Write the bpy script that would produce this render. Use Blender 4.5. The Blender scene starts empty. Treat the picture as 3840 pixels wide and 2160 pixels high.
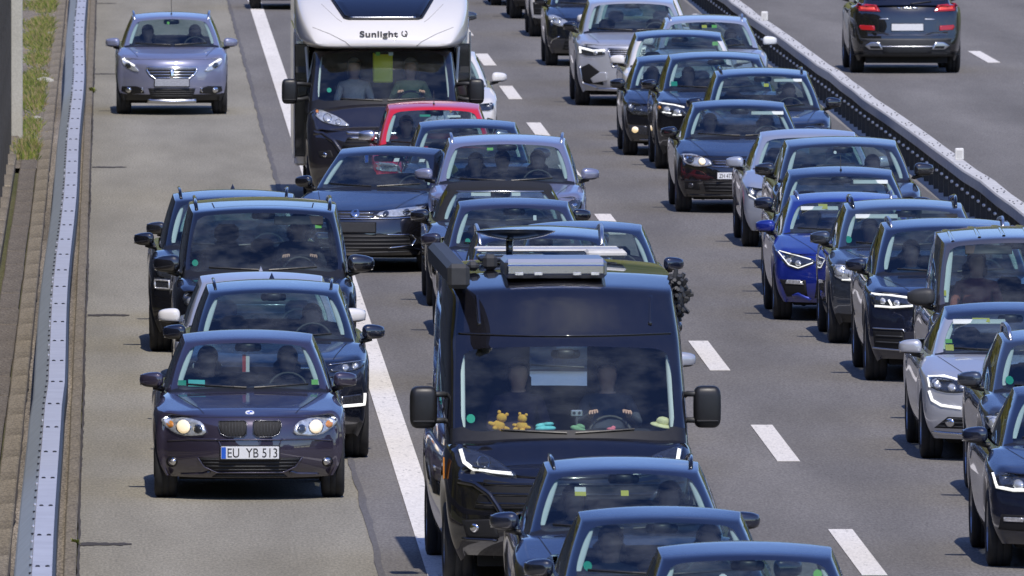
import bpy, bmesh, math, random
import numpy as np
from mathutils import Vector, Matrix
from mathutils.bvhtree import BVHTree
rnd = random.Random(7)
R = math.radians
S = bpy.context.scene
COL = S.collection

# ------------------------------------------------------------------ camera
cam_d = bpy.data.cameras.new('camera')
cam = bpy.data.objects.new('camera', cam_d)
COL.objects.link(cam)
S.camera = cam
cam.location = (0, 0, 8.4)
cam_d.sensor_width = 36
cam_d.lens = 601
cam_d.clip_start = 1.0
cam_d.clip_end = 6000
pitch = math.atan(1824.5 / 43000)
yaw = math.atan(1008 / 43000)
cam.rotation_euler = (math.pi / 2 - pitch, 0, -yaw)
cam_d.dof.use_dof = True
cam_d.dof.focus_distance = 168
cam_d.dof.aperture_fstop = 20
S.render.resolution_x, S.render.resolution_y = 1024, 576

# ------------------------------------------------------------------ sky and sun
SUN = Vector((0.10, -0.74, 1.0)).normalized()
SUN_EL = math.asin(SUN.z)
SUN_AZ = math.atan2(SUN.x, SUN.y)
world = bpy.data.worlds.new('World')
S.world = world
world.use_nodes = True
nt = world.node_tree
nt.nodes.clear()
wo = nt.nodes.new('ShaderNodeOutputWorld')
bg = nt.nodes.new('ShaderNodeBackground')
sk = nt.nodes.new('ShaderNodeTexSky')
sk.sky_type = 'NISHITA'
sk.sun_disc = False
sk.sun_elevation = SUN_EL
sk.sun_rotation = SUN_AZ
sk.altitude = 500
sk.air_density = 1.0
sk.dust_density = 0.35
sk.ozone_density = 2.2
bg.inputs['Strength'].default_value = 0.145
hsv = nt.nodes.new('ShaderNodeHueSaturation')
hsv.inputs['Saturation'].default_value = 1.20
hsv.inputs['Hue'].default_value = 0.520
nt.links.new(sk.outputs[0], hsv.inputs['Color'])
# scattered fair-weather clouds over the whole sky
wtc = nt.nodes.new('ShaderNodeTexCoord')
wsp = nt.nodes.new('ShaderNodeSeparateXYZ')
nt.links.new(wtc.outputs['Generated'], wsp.inputs[0])
def wm(op, a, b):
    x = nt.nodes.new('ShaderNodeMath'); x.operation = op
    for i, q in enumerate((a, b)):
        if isinstance(q, (int, float)): x.inputs[i].default_value = q
        else: nt.links.new(q, x.inputs[i])
    return x.outputs[0]
zc = wm('ADD', wm('MAXIMUM', wsp.outputs[2], 0.0), 0.16)
wcb = nt.nodes.new('ShaderNodeCombineXYZ')
nt.links.new(wm('DIVIDE', wsp.outputs[0], zc), wcb.inputs[0])
nt.links.new(wm('DIVIDE', wsp.outputs[1], zc), wcb.inputs[1])
wnz = nt.nodes.new('ShaderNodeTexNoise')
wnz.inputs['Scale'].default_value = 1.15
wnz.inputs['Detail'].default_value = 7
wnz.inputs['Roughness'].default_value = 0.58
nt.links.new(wcb.outputs[0], wnz.inputs['Vector'])
wmr = nt.nodes.new('ShaderNodeMapRange')
wmr.inputs['From Min'].default_value = 0.56
wmr.inputs['From Max'].default_value = 0.80
wmr.inputs['To Max'].default_value = 0.75
nt.links.new(wnz.outputs['Fac'], wmr.inputs['Value'])
wmx = nt.nodes.new('ShaderNodeMix'); wmx.data_type = 'RGBA'
wmx.inputs['B'].default_value = (5.4, 5.6, 6.0, 1)
nt.links.new(wmr.outputs[0], wmx.inputs['Factor'])
nt.links.new(hsv.outputs[0], wmx.inputs['A'])
nt.links.new(wmx.outputs['Result'], bg.inputs[0])
nt.links.new(bg.outputs[0], wo.inputs[0])
sun_d = bpy.data.lights.new('sun', 'SUN')
sun_d.energy = 3.0
sun_d.angle = R(0.53)
sun_d.color = (1.0, 0.93, 0.84)
sun = bpy.data.objects.new('sun', sun_d)
COL.objects.link(sun)
sun.rotation_euler = (-SUN).to_track_quat('-Z', 'Y').to_euler()
sun.location = (60, 40, 120)
S.view_settings.view_transform = 'Standard'
S.view_settings.look = 'None'
S.view_settings.exposure = 0.3
S.view_settings.gamma = 1.0
S.view_settings.use_curve_mapping = False
S.cycles.max_bounces = 8
S.cycles.transparent_max_bounces = 24
S.cycles.caustics_reflective = False
S.cycles.caustics_refractive = False

# ------------------------------------------------------------------ materials
def new_mat(name):
    m = bpy.data.materials.new(name)
    m.use_nodes = True
    n = m.node_tree
    b = n.nodes['Principled BSDF']
    return m, n, b

def N(n, t, **kw):
    x = n.nodes.new(t)
    for k, v in kw.items():
        if k in x.inputs:
            x.inputs[k].default_value = v
        else:
            setattr(x, k, v)
    return x

def plain(name, col, rough=0.5, metal=0.0, coat=0.0, spec=0.5, var=0.0, vscale=20.0):
    m, n, b = new_mat(name)
    b.inputs['Base Color'].default_value = (*col, 1)
    b.inputs['Roughness'].default_value = rough
    b.inputs['Metallic'].default_value = metal
    b.inputs['Coat Weight'].default_value = coat
    b.inputs['Coat Roughness'].default_value = 0.03
    b.inputs['Specular IOR Level'].default_value = spec
    if var > 0:
        tc = N(n, 'ShaderNodeTexCoord')
        nz = N(n, 'ShaderNodeTexNoise', Scale=vscale, Detail=5.0, Roughness=0.6)
        n.links.new(tc.outputs['Object'], nz.inputs['Vector'])
        mp = N(n, 'ShaderNodeMapRange')
        mp.inputs['From Min'].default_value = 0.3
        mp.inputs['From Max'].default_value = 0.7
        mp.inputs['To Min'].default_value = 1 - var
        mp.inputs['To Max'].default_value = 1 + var
        n.links.new(nz.outputs['Fac'], mp.inputs['Value'])
        hs = N(n, 'ShaderNodeHueSaturation')
        hs.inputs['Color'].default_value = (*col, 1)
        n.links.new(mp.outputs[0], hs.inputs['Value'])
        n.links.new(hs.outputs[0], b.inputs['Base Color'])
    return m

def paint(name, col, metal=0.0, rough=0.32, dirt=0.012):
    """clear-coated car paint with a little road dust on it"""
    m, n, b = new_mat(name)
    b.inputs['Metallic'].default_value = metal
    b.inputs['Coat Weight'].default_value = 1.0
    b.inputs['Specular IOR Level'].default_value = 0.25
    b.inputs['Coat Roughness'].default_value = 0.025
    b.inputs['Coat IOR'].default_value = 1.85
    tc = N(n, 'ShaderNodeTexCoord')
    nz = N(n, 'ShaderNodeTexNoise', Scale=3.0, Detail=8.0, Roughness=0.65)
    n.links.new(tc.outputs['Object'], nz.inputs['Vector'])
    mp = N(n, 'ShaderNodeMapRange')
    mp.inputs['From Min'].default_value = 0.42
    mp.inputs['From Max'].default_value = 0.75
    mp.inputs['To Max'].default_value = dirt * 2.2
    n.links.new(nz.outputs['Fac'], mp.inputs['Value'])
    mx = N(n, 'ShaderNodeMix', data_type='RGBA')
    mx.inputs['A'].default_value = (*col, 1)
    mx.inputs['B'].default_value = (0.22, 0.20, 0.17, 1)
    n.links.new(mp.outputs[0], mx.inputs['Factor'])
    n.links.new(mx.outputs['Result'], b.inputs['Base Color'])
    rr = N(n, 'ShaderNodeMapRange')
    rr.inputs['From Min'].default_value = 0.3
    rr.inputs['From Max'].default_value = 0.8
    rr.inputs['To Min'].default_value = rough
    rr.inputs['To Max'].default_value = rough + 0.2
    n.links.new(nz.outputs['Fac'], rr.inputs['Value'])
    n.links.new(rr.outputs[0], b.inputs['Roughness'])
    cr = N(n, 'ShaderNodeMapRange')
    cr.inputs['From Min'].default_value = 0.4
    cr.inputs['From Max'].default_value = 0.8
    cr.inputs['To Min'].default_value = 0.02
    cr.inputs['To Max'].default_value = 0.02 + dirt * 1.6
    n.links.new(nz.outputs['Fac'], cr.inputs['Value'])
    n.links.new(cr.outputs[0], b.inputs['Coat Roughness'])
    return m

def glass(name, tint=(0.62, 0.72, 0.70), base=0.07, dust=0.0):
    """thin pane: tinted see-through with a mirror reflection that grows towards grazing"""
    m = bpy.data.materials.new(name)
    m.use_nodes = True
    n = m.node_tree
    n.nodes.clear()
    o = N(n, 'ShaderNodeOutputMaterial')
    lw = N(n, 'ShaderNodeLayerWeight')
    lw.inputs['Blend'].default_value = 0.5
    pw = N(n, 'ShaderNodeMath', operation='POWER')
    pw.inputs[1].default_value = 4.6
    n.links.new(lw.outputs['Facing'], pw.inputs[0])
    ma = N(n, 'ShaderNodeMath', operation='MULTIPLY_ADD')
    ma.inputs[1].default_value = 1 - base
    ma.inputs[2].default_value = base
    n.links.new(pw.outputs[0], ma.inputs[0])
    t = N(n, 'ShaderNodeBsdfTransparent')
    t.inputs[0].default_value = (*tint, 1)
    g = N(n, 'ShaderNodeBsdfGlossy')
    g.inputs['Roughness'].default_value = 0.0
    g.inputs[0].default_value = (0.95, 1.0, 1.0, 1)
    mx = N(n, 'ShaderNodeMixShader')
    n.links.new(ma.outputs[0], mx.inputs[0])
    n.links.new(t.outputs[0], mx.inputs[1])
    n.links.new(g.outputs[0], mx.inputs[2])
    # uneven film of dust and wiper smears; its pale haze also imitates reflections
    tc = N(n, 'ShaderNodeTexCoord')
    mpg = N(n, 'ShaderNodeMapping'); mpg.inputs['Scale'].default_value = (1.0, 1.0, 2.2); mpg.inputs['Rotation'].default_value = (0, .5, 0)
    n.links.new(tc.outputs['Object'], mpg.inputs['Vector'])
    nz = N(n, 'ShaderNodeTexNoise', Scale=2.4, Detail=7.0, Roughness=.62)
    n.links.new(mpg.outputs[0], nz.inputs['Vector'])
    r = N(n, 'ShaderNodeMapRange'); r.inputs['From Min'].default_value = .42; r.inputs['From Max'].default_value = .78; r.inputs['To Max'].default_value = dust
    n.links.new(nz.outputs['Fac'], r.inputs['Value'])
    df = N(n, 'ShaderNodeBsdfDiffuse'); df.inputs[0].default_value = (.62, .66, .66, 1)
    m2 = N(n, 'ShaderNodeMixShader')
    n.links.new(r.outputs[0], m2.inputs[0]); n.links.new(mx.outputs[0], m2.inputs[1]); n.links.new(df.outputs[0], m2.inputs[2])
    n.links.new(m2.outputs[0], o.inputs[0])
    return m

def emit(name, col, strength, base=(0.8, 0.8, 0.8)):
    m, n, b = new_mat(name)
    b.inputs['Base Color'].default_value = (*base, 1)
    b.inputs['Roughness'].default_value = 0.25
    b.inputs['Emission Color'].default_value = (*col, 1)
    b.inputs['Emission Strength'].default_value = strength
    return m

M = {}
M['glass'] = glass('windscreen_glass', (0.64, 0.74, 0.73), 0.07, .09)
M['clearglass'] = glass('clear_windscreen_glass', (0.80, 0.88, 0.86), 0.07, .055)
M['tint'] = glass('tinted_side_glass', (0.30, 0.33, 0.33), 0.075)
M['lens'] = glass('clear_lamp_lens', (0.93, 0.95, 0.96), 0.06)
M['trim'] = plain('black_trim', (0.012, 0.012, 0.013), 0.42, var=0.2)
M['gloss'] = plain('gloss_black', (0.006, 0.006, 0.007), 0.12, coat=0.6)
M['plastic'] = plain('grey_black_plastic', (0.035, 0.036, 0.038), 0.55, var=0.15)
M['void'] = plain('intake_black', (0.006, 0.006, 0.007), 0.7)
M['mesh'] = plain('grille_mesh_black', (0.016, 0.016, 0.018), 0.45, var=0.3, vscale=60)
M['under'] = plain('underbody_black', (0.008, 0.008, 0.008), 0.9)
M['chrome'] = plain('chrome', (0.72, 0.73, 0.75), 0.12, 1.0)
M['satin'] = plain('satin_aluminium', (0.62, 0.63, 0.66), 0.32, 1.0)
M['bowl'] = plain('lamp_reflector', (0.72, 0.72, 0.72), 0.22, 0.55, var=0.35, vscale=30)
M['bowldark'] = plain('dark_lamp_reflector', (0.10, 0.105, 0.12), 0.22, 0.7, var=0.4, vscale=40)
M['amber'] = plain('amber_indicator', (0.75, 0.28, 0.05), 0.25, coat=0.5)
M['red'] = plain('red_lamp_plastic', (0.42, 0.012, 0.016), 0.2, coat=0.8)
M['redlit'] = emit('lit_tail_lamp', (1.0, 0.16, 0.14), 0.45, (0.6, 0.02, 0.02))
M['drl'] = emit('lit_daytime_lamp', (1.0, 0.97, 0.90), 0.75)
M['warm'] = emit('lit_headlamp_bulb', (1.0, 0.72, 0.36), 0.6, (.85, .8, .7))
M['warm2'] = emit('lit_fog_bulb', (1.0, 0.72, 0.30), 0.6)
M['tyre'] = plain('tyre_rubber', (0.018, 0.018, 0.019), 0.82, var=0.25, vscale=14)
M['rim'] = plain('alloy_rim', (0.36, 0.37, 0.39), 0.32, 0.9)
M['cabin'] = plain('cabin_black', (0.016, 0.017, 0.019), 0.7, var=0.2)
M['dash'] = plain('dashboard_grey', (0.02, 0.022, 0.025), 0.6, var=0.15)
M['cloth'] = plain('seat_cloth', (0.028, 0.029, 0.034), 0.95, var=0.25, vscale=30)
M['liner'] = plain('headliner', (0.34, 0.34, 0.33), 0.9)
M['pillar'] = plain('pillar_trim', (0.66, 0.72, 0.70), 0.8)
M['white'] = plain('plate_white', (0.72, 0.73, 0.74), 0.35, var=0.05, vscale=30)
M['platedim'] = plain('plate_grey', (0.34, 0.35, 0.38), 0.4, var=0.25, vscale=60)
M['ink'] = plain('plate_ink', (0.012, 0.012, 0.014), 0.5)
M['eublue'] = plain('plate_blue', (0.015, 0.10, 0.52), 0.4)
M['visor'] = plain('sun_visor', (0.62, 0.66, 0.63), 0.8)
M['green'] = plain('green_sticker', (0.03, 0.36, 0.22), 0.5)
M['lime'] = plain('lime_sticker', (0.22, 0.55, 0.10), 0.5)
M['yellow'] = plain('yellow_sticker', (0.66, 0.60, 0.07), 0.5)
M['teal'] = plain('turquoise_cloth', (0.12, 0.55, 0.52), 0.9)
M['paper'] = plain('paper_white', (0.75, 0.76, 0.74), 0.8)
M['skin'] = plain('skin', (0.62, 0.37, 0.27), 0.55, var=0.08)
M['hair'] = plain('dark_hair', (0.03, 0.022, 0.016), 0.7, var=0.3, vscale=60)
M['hairgrey'] = plain('grey_hair', (0.30, 0.28, 0.26), 0.7, var=0.3, vscale=60)

# ------------------------------------------------------------------ mesh helpers
def raw_mesh(name, verts, faces, mats, smooth=True, midx=None):
    me = bpy.data.meshes.new(name)
    me.from_pydata([tuple(map(float, v)) for v in verts], [], [tuple(f) for f in faces])
    for m in (mats if isinstance(mats, (list, tuple)) else [mats]):
        me.materials.append(m)
    if midx is not None:
        me.polygons.foreach_set('material_index', midx)
    if smooth:
        me.polygons.foreach_set('use_smooth', [True] * len(me.polygons))
    me.update()
    return me

def link(name, data, parent=None):
    o = bpy.data.objects.new(name, data)
    COL.objects.link(o)
    if parent is not None:
        o.parent = parent
    return o

def obj(name, verts, faces, mats, parent=None, smooth=True, midx=None):
    return link(name, raw_mesh(name, verts, faces, mats, smooth, midx), parent)

def tag(o, label=None, cat=None, group=None, kind=None):
    if label: o['label'] = label
    if cat: o['category'] = cat
    if group: o['group'] = group
    if kind: o['kind'] = kind
    return o

class MB:
    """collects simple shapes into one mesh"""
    def __init__(s):
        s.v = []; s.f = []; s.m = []
    def add(s, v, f, m=0):
        b = len(s.v)
        s.v += [tuple(x) for x in v]
        s.f += [tuple(b + i for i in q) for q in f]
        s.m += [m] * len(f)
        return s
    def box(s, lo, hi, m=0, bev=0.0):
        (a, b, c), (d, e, g) = lo, hi
        if bev <= 0:
            v = [(x, y, z) for z in (c, g) for y in (b, e) for x in (a, d)]
            f = [(0, 2, 3, 1), (4, 5, 7, 6), (0, 1, 5, 4), (2, 6, 7, 3), (0, 4, 6, 2), (1, 3, 7, 5)]
            return s.add(v, f, m)
        # rounded box: three nested shells joined as a chamfered box
        cx, cy, cz = (a + d) / 2, (b + e) / 2, (c + g) / 2
        hx, hy, hz = (d - a) / 2, (e - b) / 2, (g - c) / 2
        t = min(bev, hx * .98, hy * .98, hz * .98)
        v = []; idx = {}
        for sx in (-1, 1):
            for sy in (-1, 1):
                for sz in (-1, 1):
                    for ax in range(3):
                        p = [sx * (hx - (0 if ax == 0 else t)), sy * (hy - (0 if ax == 1 else t)), sz * (hz - (0 if ax == 2 else t))]
                        idx[(sx, sy, sz, ax)] = len(v)
                        v.append((cx + p[0], cy + p[1], cz + p[2]))
        f = []
        def q(*k):
            f.append([idx[x] for x in k])
        for sg in (-1, 1):
            q((sg, -1, -1, 0), (sg, 1, -1, 0), (sg, 1, 1, 0), (sg, -1, 1, 0))
            q((-1, sg, -1, 1), (1, sg, -1, 1), (1, sg, 1, 1), (-1, sg, 1, 1))
            q((-1, -1, sg, 2), (1, -1, sg, 2), (1, 1, sg, 2), (-1, 1, sg, 2))
        for s1 in (-1, 1):
            for s2 in (-1, 1):
                q((s1, s2, -1, 0), (s1, s2, 1, 0), (s1, s2, 1, 1), (s1, s2, -1, 1))
                q((s1, -1, s2, 0), (s1, 1, s2, 0), (s1, 1, s2, 2), (s1, -1, s2, 2))
                q((-1, s1, s2, 1), (1, s1, s2, 1), (1, s1, s2, 2), (-1, s1, s2, 2))
                for s3 in (-1, 1):
                    q((s1, s2, s3, 0), (s1, s2, s3, 1), (s1, s2, s3, 2))
        c0 = Vector((cx, cy, cz))
        out = []
        for fa in f:
            p = [Vector(v[i]) for i in fa]
            nn = (p[1] - p[0]).cross(p[2] - p[0])
            ce = sum(p, Vector()) / len(p)
            out.append(fa if nn.dot(ce - c0) > 0 else fa[::-1])
        return s.add(v, out, m)
    def tube(s, pts, r, n=8, m=0, caps=True):
        pts = [Vector(p) for p in pts]
        rs = r if isinstance(r, (list, tuple)) else [r] * len(pts)
        rings = []
        prev = None
        for i, p in enumerate(pts):
            d = (pts[min(i + 1, len(pts) - 1)] - pts[max(i - 1, 0)]).normalized()
            u = d.orthogonal().normalized() if prev is None else (prev - d * prev.dot(d)).normalized()
            prev = u
            w = d.cross(u)
            rings.append([p + (u * math.cos(2 * math.pi * k / n) + w * math.sin(2 * math.pi * k / n)) * rs[i] for k in range(n)])
        v = [q for ring in rings for q in ring]
        f = []
        for i in range(len(pts) - 1):
            for k in range(n):
                a, b = i * n + k, i * n + (k + 1) % n
                f.append((a, b, b + n, a + n))
        if caps:
            f.append(tuple(range(n))[::-1])
            f.append(tuple((len(pts) - 1) * n + k for k in range(n)))
        return s.add(v, f, m)
    def lathe(s, prof, n=24, axis='x', m=0, close=False):
        """prof: list of (axial, radius); revolved round the x (or z) axis"""
        v = []; f = []
        for (a, r) in prof:
            for k in range(n):
                t = 2 * math.pi * k / n
                if axis == 'x': v.append((a, r * math.cos(t), r * math.sin(t)))
                elif axis == 'y': v.append((r * math.sin(t), a, r * math.cos(t)))
                else: v.append((r * math.cos(t), r * math.sin(t), a))
        P = len(prof)
        for i in range(P if close else P - 1):
            for k in range(n):
                a, b = i * n + k, i * n + (k + 1) % n
                c, d = ((i + 1) % P) * n + (k + 1) % n, ((i + 1) % P) * n + k
                f.append((a, b, c, d))
        return s.add(v, f, m)
    def move(s, M4, start=0):
        s.v = s.v[:start] + [tuple(M4 @ Vector(p)) for p in s.v[start:]]
        return s
    def mesh(s, name, mats, smooth=False):
        return raw_mesh(name, s.v, s.f, mats, smooth, s.m if isinstance(mats, (list, tuple)) else None)
    def build(s, name, mats, parent=None, smooth=False):
        return link(name, s.mesh(name, mats, smooth), parent)

def subsurf_eval(verts, faces, tags, level, creases=None):
    """Catmull-Clark a cage; returns verts, faces, tags as arrays"""
    me = bpy.data.meshes.new('cage')
    me.from_pydata([tuple(map(float, v)) for v in verts], [], faces)
    for i in range(16):
        me.materials.append(M['void'])
    me.polygons.foreach_set('material_index', tags)
    if creases:
        at = me.attributes.new('crease_edge', 'FLOAT', 'EDGE')
        for e in me.edges:
            a, b = e.vertices
            c = creases.get((min(a, b), max(a, b)))
            if c: at.data[e.index].value = c
    o = bpy.data.objects.new('cage', me)
    COL.objects.link(o)
    md = o.modifiers.new('s', 'SUBSURF')
    md.levels = level
    md.render_levels = level
    dg = bpy.context.evaluated_depsgraph_get()
    ev = o.evaluated_get(dg)
    em = ev.to_mesh()
    nv = len(em.vertices); nf = len(em.polygons)
    co = np.empty(nv * 3); em.vertices.foreach_get('co', co)
    mi = np.empty(nf, dtype=np.int32); em.polygons.foreach_get('material_index', mi)
    fc = [tuple(p.vertices) for p in em.polygons]
    ev.to_mesh_clear()
    bpy.data.objects.remove(o)
    bpy.data.meshes.remove(me)
    return co.reshape(-1, 3), fc, mi

def pick_faces(v, f, keep):
    """sub-mesh of the faces listed"""
    mp = {}
    nv = []; nf = []
    for i in keep:
        q = []
        for a in f[i]:
            if a not in mp:
                mp[a] = len(nv); nv.append(v[a])
            q.append(mp[a])
        nf.append(tuple(q))
    return nv, nf

def box_grid(NI, NJ, NK, P, tagf):
    idx = {}; V = []; F = []; T = []
    def vv(i, j, k):
        if (i, j, k) not in idx:
            idx[(i, j, k)] = len(V); V.append(P(i, j, k))
        return idx[(i, j, k)]
    def add(side, a, b, q):
        t = tagf(side, a, b)
        if t is None: return
        F.append(tuple(vv(*x) for x in q)); T.append(t)
    for i in range(NI):
        for k in range(NK):
            add('f', i, k, ((i, 0, k), (i + 1, 0, k), (i + 1, 0, k + 1), (i, 0, k + 1)))
            add('r', i, k, ((i, NJ, k), (i, NJ, k + 1), (i + 1, NJ, k + 1), (i + 1, NJ, k)))
        for j in range(NJ):
            add('t', i, j, ((i, j, NK), (i + 1, j, NK), (i + 1, j + 1, NK), (i, j + 1, NK)))
    for j in range(NJ):
        for k in range(NK):
            add('a', j, k, ((0, j, k), (0, j, k + 1), (0, j + 1, k + 1), (0, j + 1, k)))
            add('b', j, k, ((NI, j, k), (NI, j + 1, k), (NI, j + 1, k + 1), (NI, j, k + 1)))
    return V, F, T, idx
# ------------------------------------------------------------------ vehicles
D0 = dict(L=4.25, W=.88, H=1.45, zb=.21, zl=.74, yp=(.10, .025, 0, .015, .05, .13), cowl_y=1.12, cowl_z=.97, belt=.93,
          oh=.82, wbs=2.6, R=.315, bow=.34, hdr_y=1.86, hdr_z=1.36, wbelt=.775, wroof=.60, rb_y=3.95, rt_y=3.30,
          deck=.97, rc=.045, bowg=.15, seg=(0, .07, .40, .45, .82, 1.0), tw=.20, fend=.012, w0=.86, rbow=.16, lvl=2,
          two_tone=None, gcol=(0, .36, .70, .925, 1.0), trow=(-.10, .045, .50, .945, 1.0), zrow=None, yrow=None, wrow=None,
          hoodz=None, clad=False, chr=0.0)

WHEELS = {}
def wheel_mesh(Rw, tw, style):
    k = (Rw, tw, style)
    if k in WHEELS: return WHEELS[k]
    t = MB()
    h = tw / 2; r0 = Rw * .66
    t.lathe([(-h * .86, r0), (-h, r0 * 1.1), (-h * 1.04, Rw * .86), (-h * .93, Rw * .965), (-h * .72, Rw * .995), (-h * .30, Rw), (-h * .27, Rw * .975), (-h * .22, Rw),
             (h * .22, Rw), (h * .27, Rw * .975), (h * .30, Rw), (h * .72, Rw * .995), (h * .93, Rw * .965), (h * 1.04, Rw * .86), (h, r0 * 1.1), (h * .86, r0)], 28)
    rm = MB()
    rm.lathe([(h * .88, r0 * 1.0), (h * .93, r0 * .97), (h * .70, r0 * .92), (h * .1, r0 * .88), (-h * .8, r0 * .9), (-h * .84, r0)], 28)
    rm.lathe([(h * .62, .03), (h * .62, Rw * .20), (h * .35, Rw * .23)], 12)
    n = {5: 5, 10: 10, 7: 7}[style]
    for i in range(n):
        a = 2 * math.pi * i / n
        w = .38 / n + .012
        v = []
        for (rr, ww, xx) in ((Rw * .14, w * .55, h * .60), (r0 * .92, w * .75, h * .78)):
            for sg in (-1, 1):
                for dx in (0, -.03):
                    v.append((xx + dx, rr * math.cos(a) - sg * ww * math.sin(a) * .5, rr * math.sin(a) + sg * ww * math.cos(a) * .5))
        rm.add(v, [(0, 4, 6, 2), (1, 3, 7, 5), (0, 1, 5, 4), (2, 6, 7, 3)])
    bk = len(rm.v)
    rm.lathe([(-.02, .02), (-.02, r0 * .86)], 20, m=1)
    WHEELS[k] = (t.mesh('tyre', M['tyre'], True), rm.mesh('wheel', [M['rim'], M['under']], False))
    return WHEELS[k]

SHARED = {}
def shared(key, fn):
    if key not in SHARED: SHARED[key] = fn()
    return SHARED[key]

def seat_mesh():
    b = MB()
    b.box((-.24, -.26, .0), (.24, .26, .16), bev=.06)
    b.box((-.235, -.065, .0), (.235, .065, .62), bev=.055)
    start = len(b.v) - 24
    b.v[start:] = [tuple(Matrix.Translation((0, .26, .08)) @ Matrix.Rotation(R(-20), 4, 'X') @ Vector(p)) for p in b.v[start:]]
    return b.mesh('seat', M['cloth'], True)

def headrest_mesh():
    b = MB()
    b.box((-.125, -.05, .0), (.125, .05, .185), bev=.05)
    b.tube([(-.06, 0, .02), (-.06, 0, -.10)], .008, 6)
    b.tube([(.06, 0, .02), (.06, 0, -.10)], .008, 6)
    return b.mesh('headrest', M['cloth'], True)

def steer_mesh():
    b = MB()
    n = 24
    v = []; f = []
    for i in range(n):
        a = 2 * math.pi * i / n
        for k in range(6):
            t = 2 * math.pi * k / 6
            rr = .18 + .015 * math.cos(t)
            v.append((rr * math.cos(a), .015 * math.sin(t), rr * math.sin(a)))
    for i in range(n):
        for k in range(6):
            f.append((i * 6 + k, i * 6 + (k + 1) % 6, ((i + 1) % n) * 6 + (k + 1) % 6, ((i + 1) % n) * 6 + k))
    b.add(v, f)
    b.box((-.17, -.01, -.02), (.17, .015, .02))
    b.box((-.02, -.01, -.17), (.02, .015, .02))
    b.box((-.06, -.02, -.06), (.06, .03, .06), bev=.02)
    return b.mesh('steering_wheel', M['plastic'], True)

def superell(cx, cy, cz, a, b, c, e=.6, nu=18, nv=10, shear=0.0):
    v = []; f = []
    sp = lambda t, p: math.copysign(abs(t) ** p, t)
    for j in range(nv + 1):
        ph = -math.pi / 2 + math.pi * j / nv
        for i in range(nu):
            th = 2 * math.pi * i / nu
            x = a * sp(math.cos(ph), e) * sp(math.cos(th), e)
            y = b * sp(math.cos(ph), e) * sp(math.sin(th), e)
            z = c * sp(math.sin(ph), e)
            v.append((cx + x, cy + y + shear * x, cz + z))
    for j in range(nv):
        for i in range(nu):
            f.append((j * nu + i, j * nu + (i + 1) % nu, (j + 1) * nu + (i + 1) % nu, (j + 1) * nu + i))
    return v, f

def densify(poly, step=.05, closed=True):
    out = []
    n = len(poly)
    for i in range(n if closed else n - 1):
        a, b = poly[i], poly[(i + 1) % n]
        d = math.hypot(b[0] - a[0], b[1] - a[1])
        k = max(1, int(math.ceil(d / step)))
        for t in range(k):
            out.append((a[0] + (b[0] - a[0]) * t / k, a[1] + (b[1] - a[1]) * t / k))
    if not closed: out.append(tuple(poly[-1]))
    return out

def smooth_poly(poly, it=1):
    """Chaikin corner cutting"""
    for _ in range(it):
        o = []
        n = len(poly)
        for i in range(n):
            a, b = poly[i], poly[(i + 1) % n]
            o.append((a[0] * .8 + b[0] * .2, a[1] * .8 + b[1] * .2))
            o.append((a[0] * .2 + b[0] * .8, a[1] * .2 + b[1] * .8))
        poly = o
    return poly

def disc(cx, cz, rx, rz=None, n=14):
    rz = rz or rx
    return [(cx + rx * math.cos(2 * math.pi * i / n), cz + rz * math.sin(2 * math.pi * i / n)) for i in range(n)]

def rect(cx, cz, w, h):
    return [(cx - w / 2, cz - h / 2), (cx + w / 2, cz - h / 2), (cx + w / 2, cz + h / 2), (cx - w / 2, cz + h / 2)]

def mir(poly):
    return [(-x, z) for x, z in poly][::-1]

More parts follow.
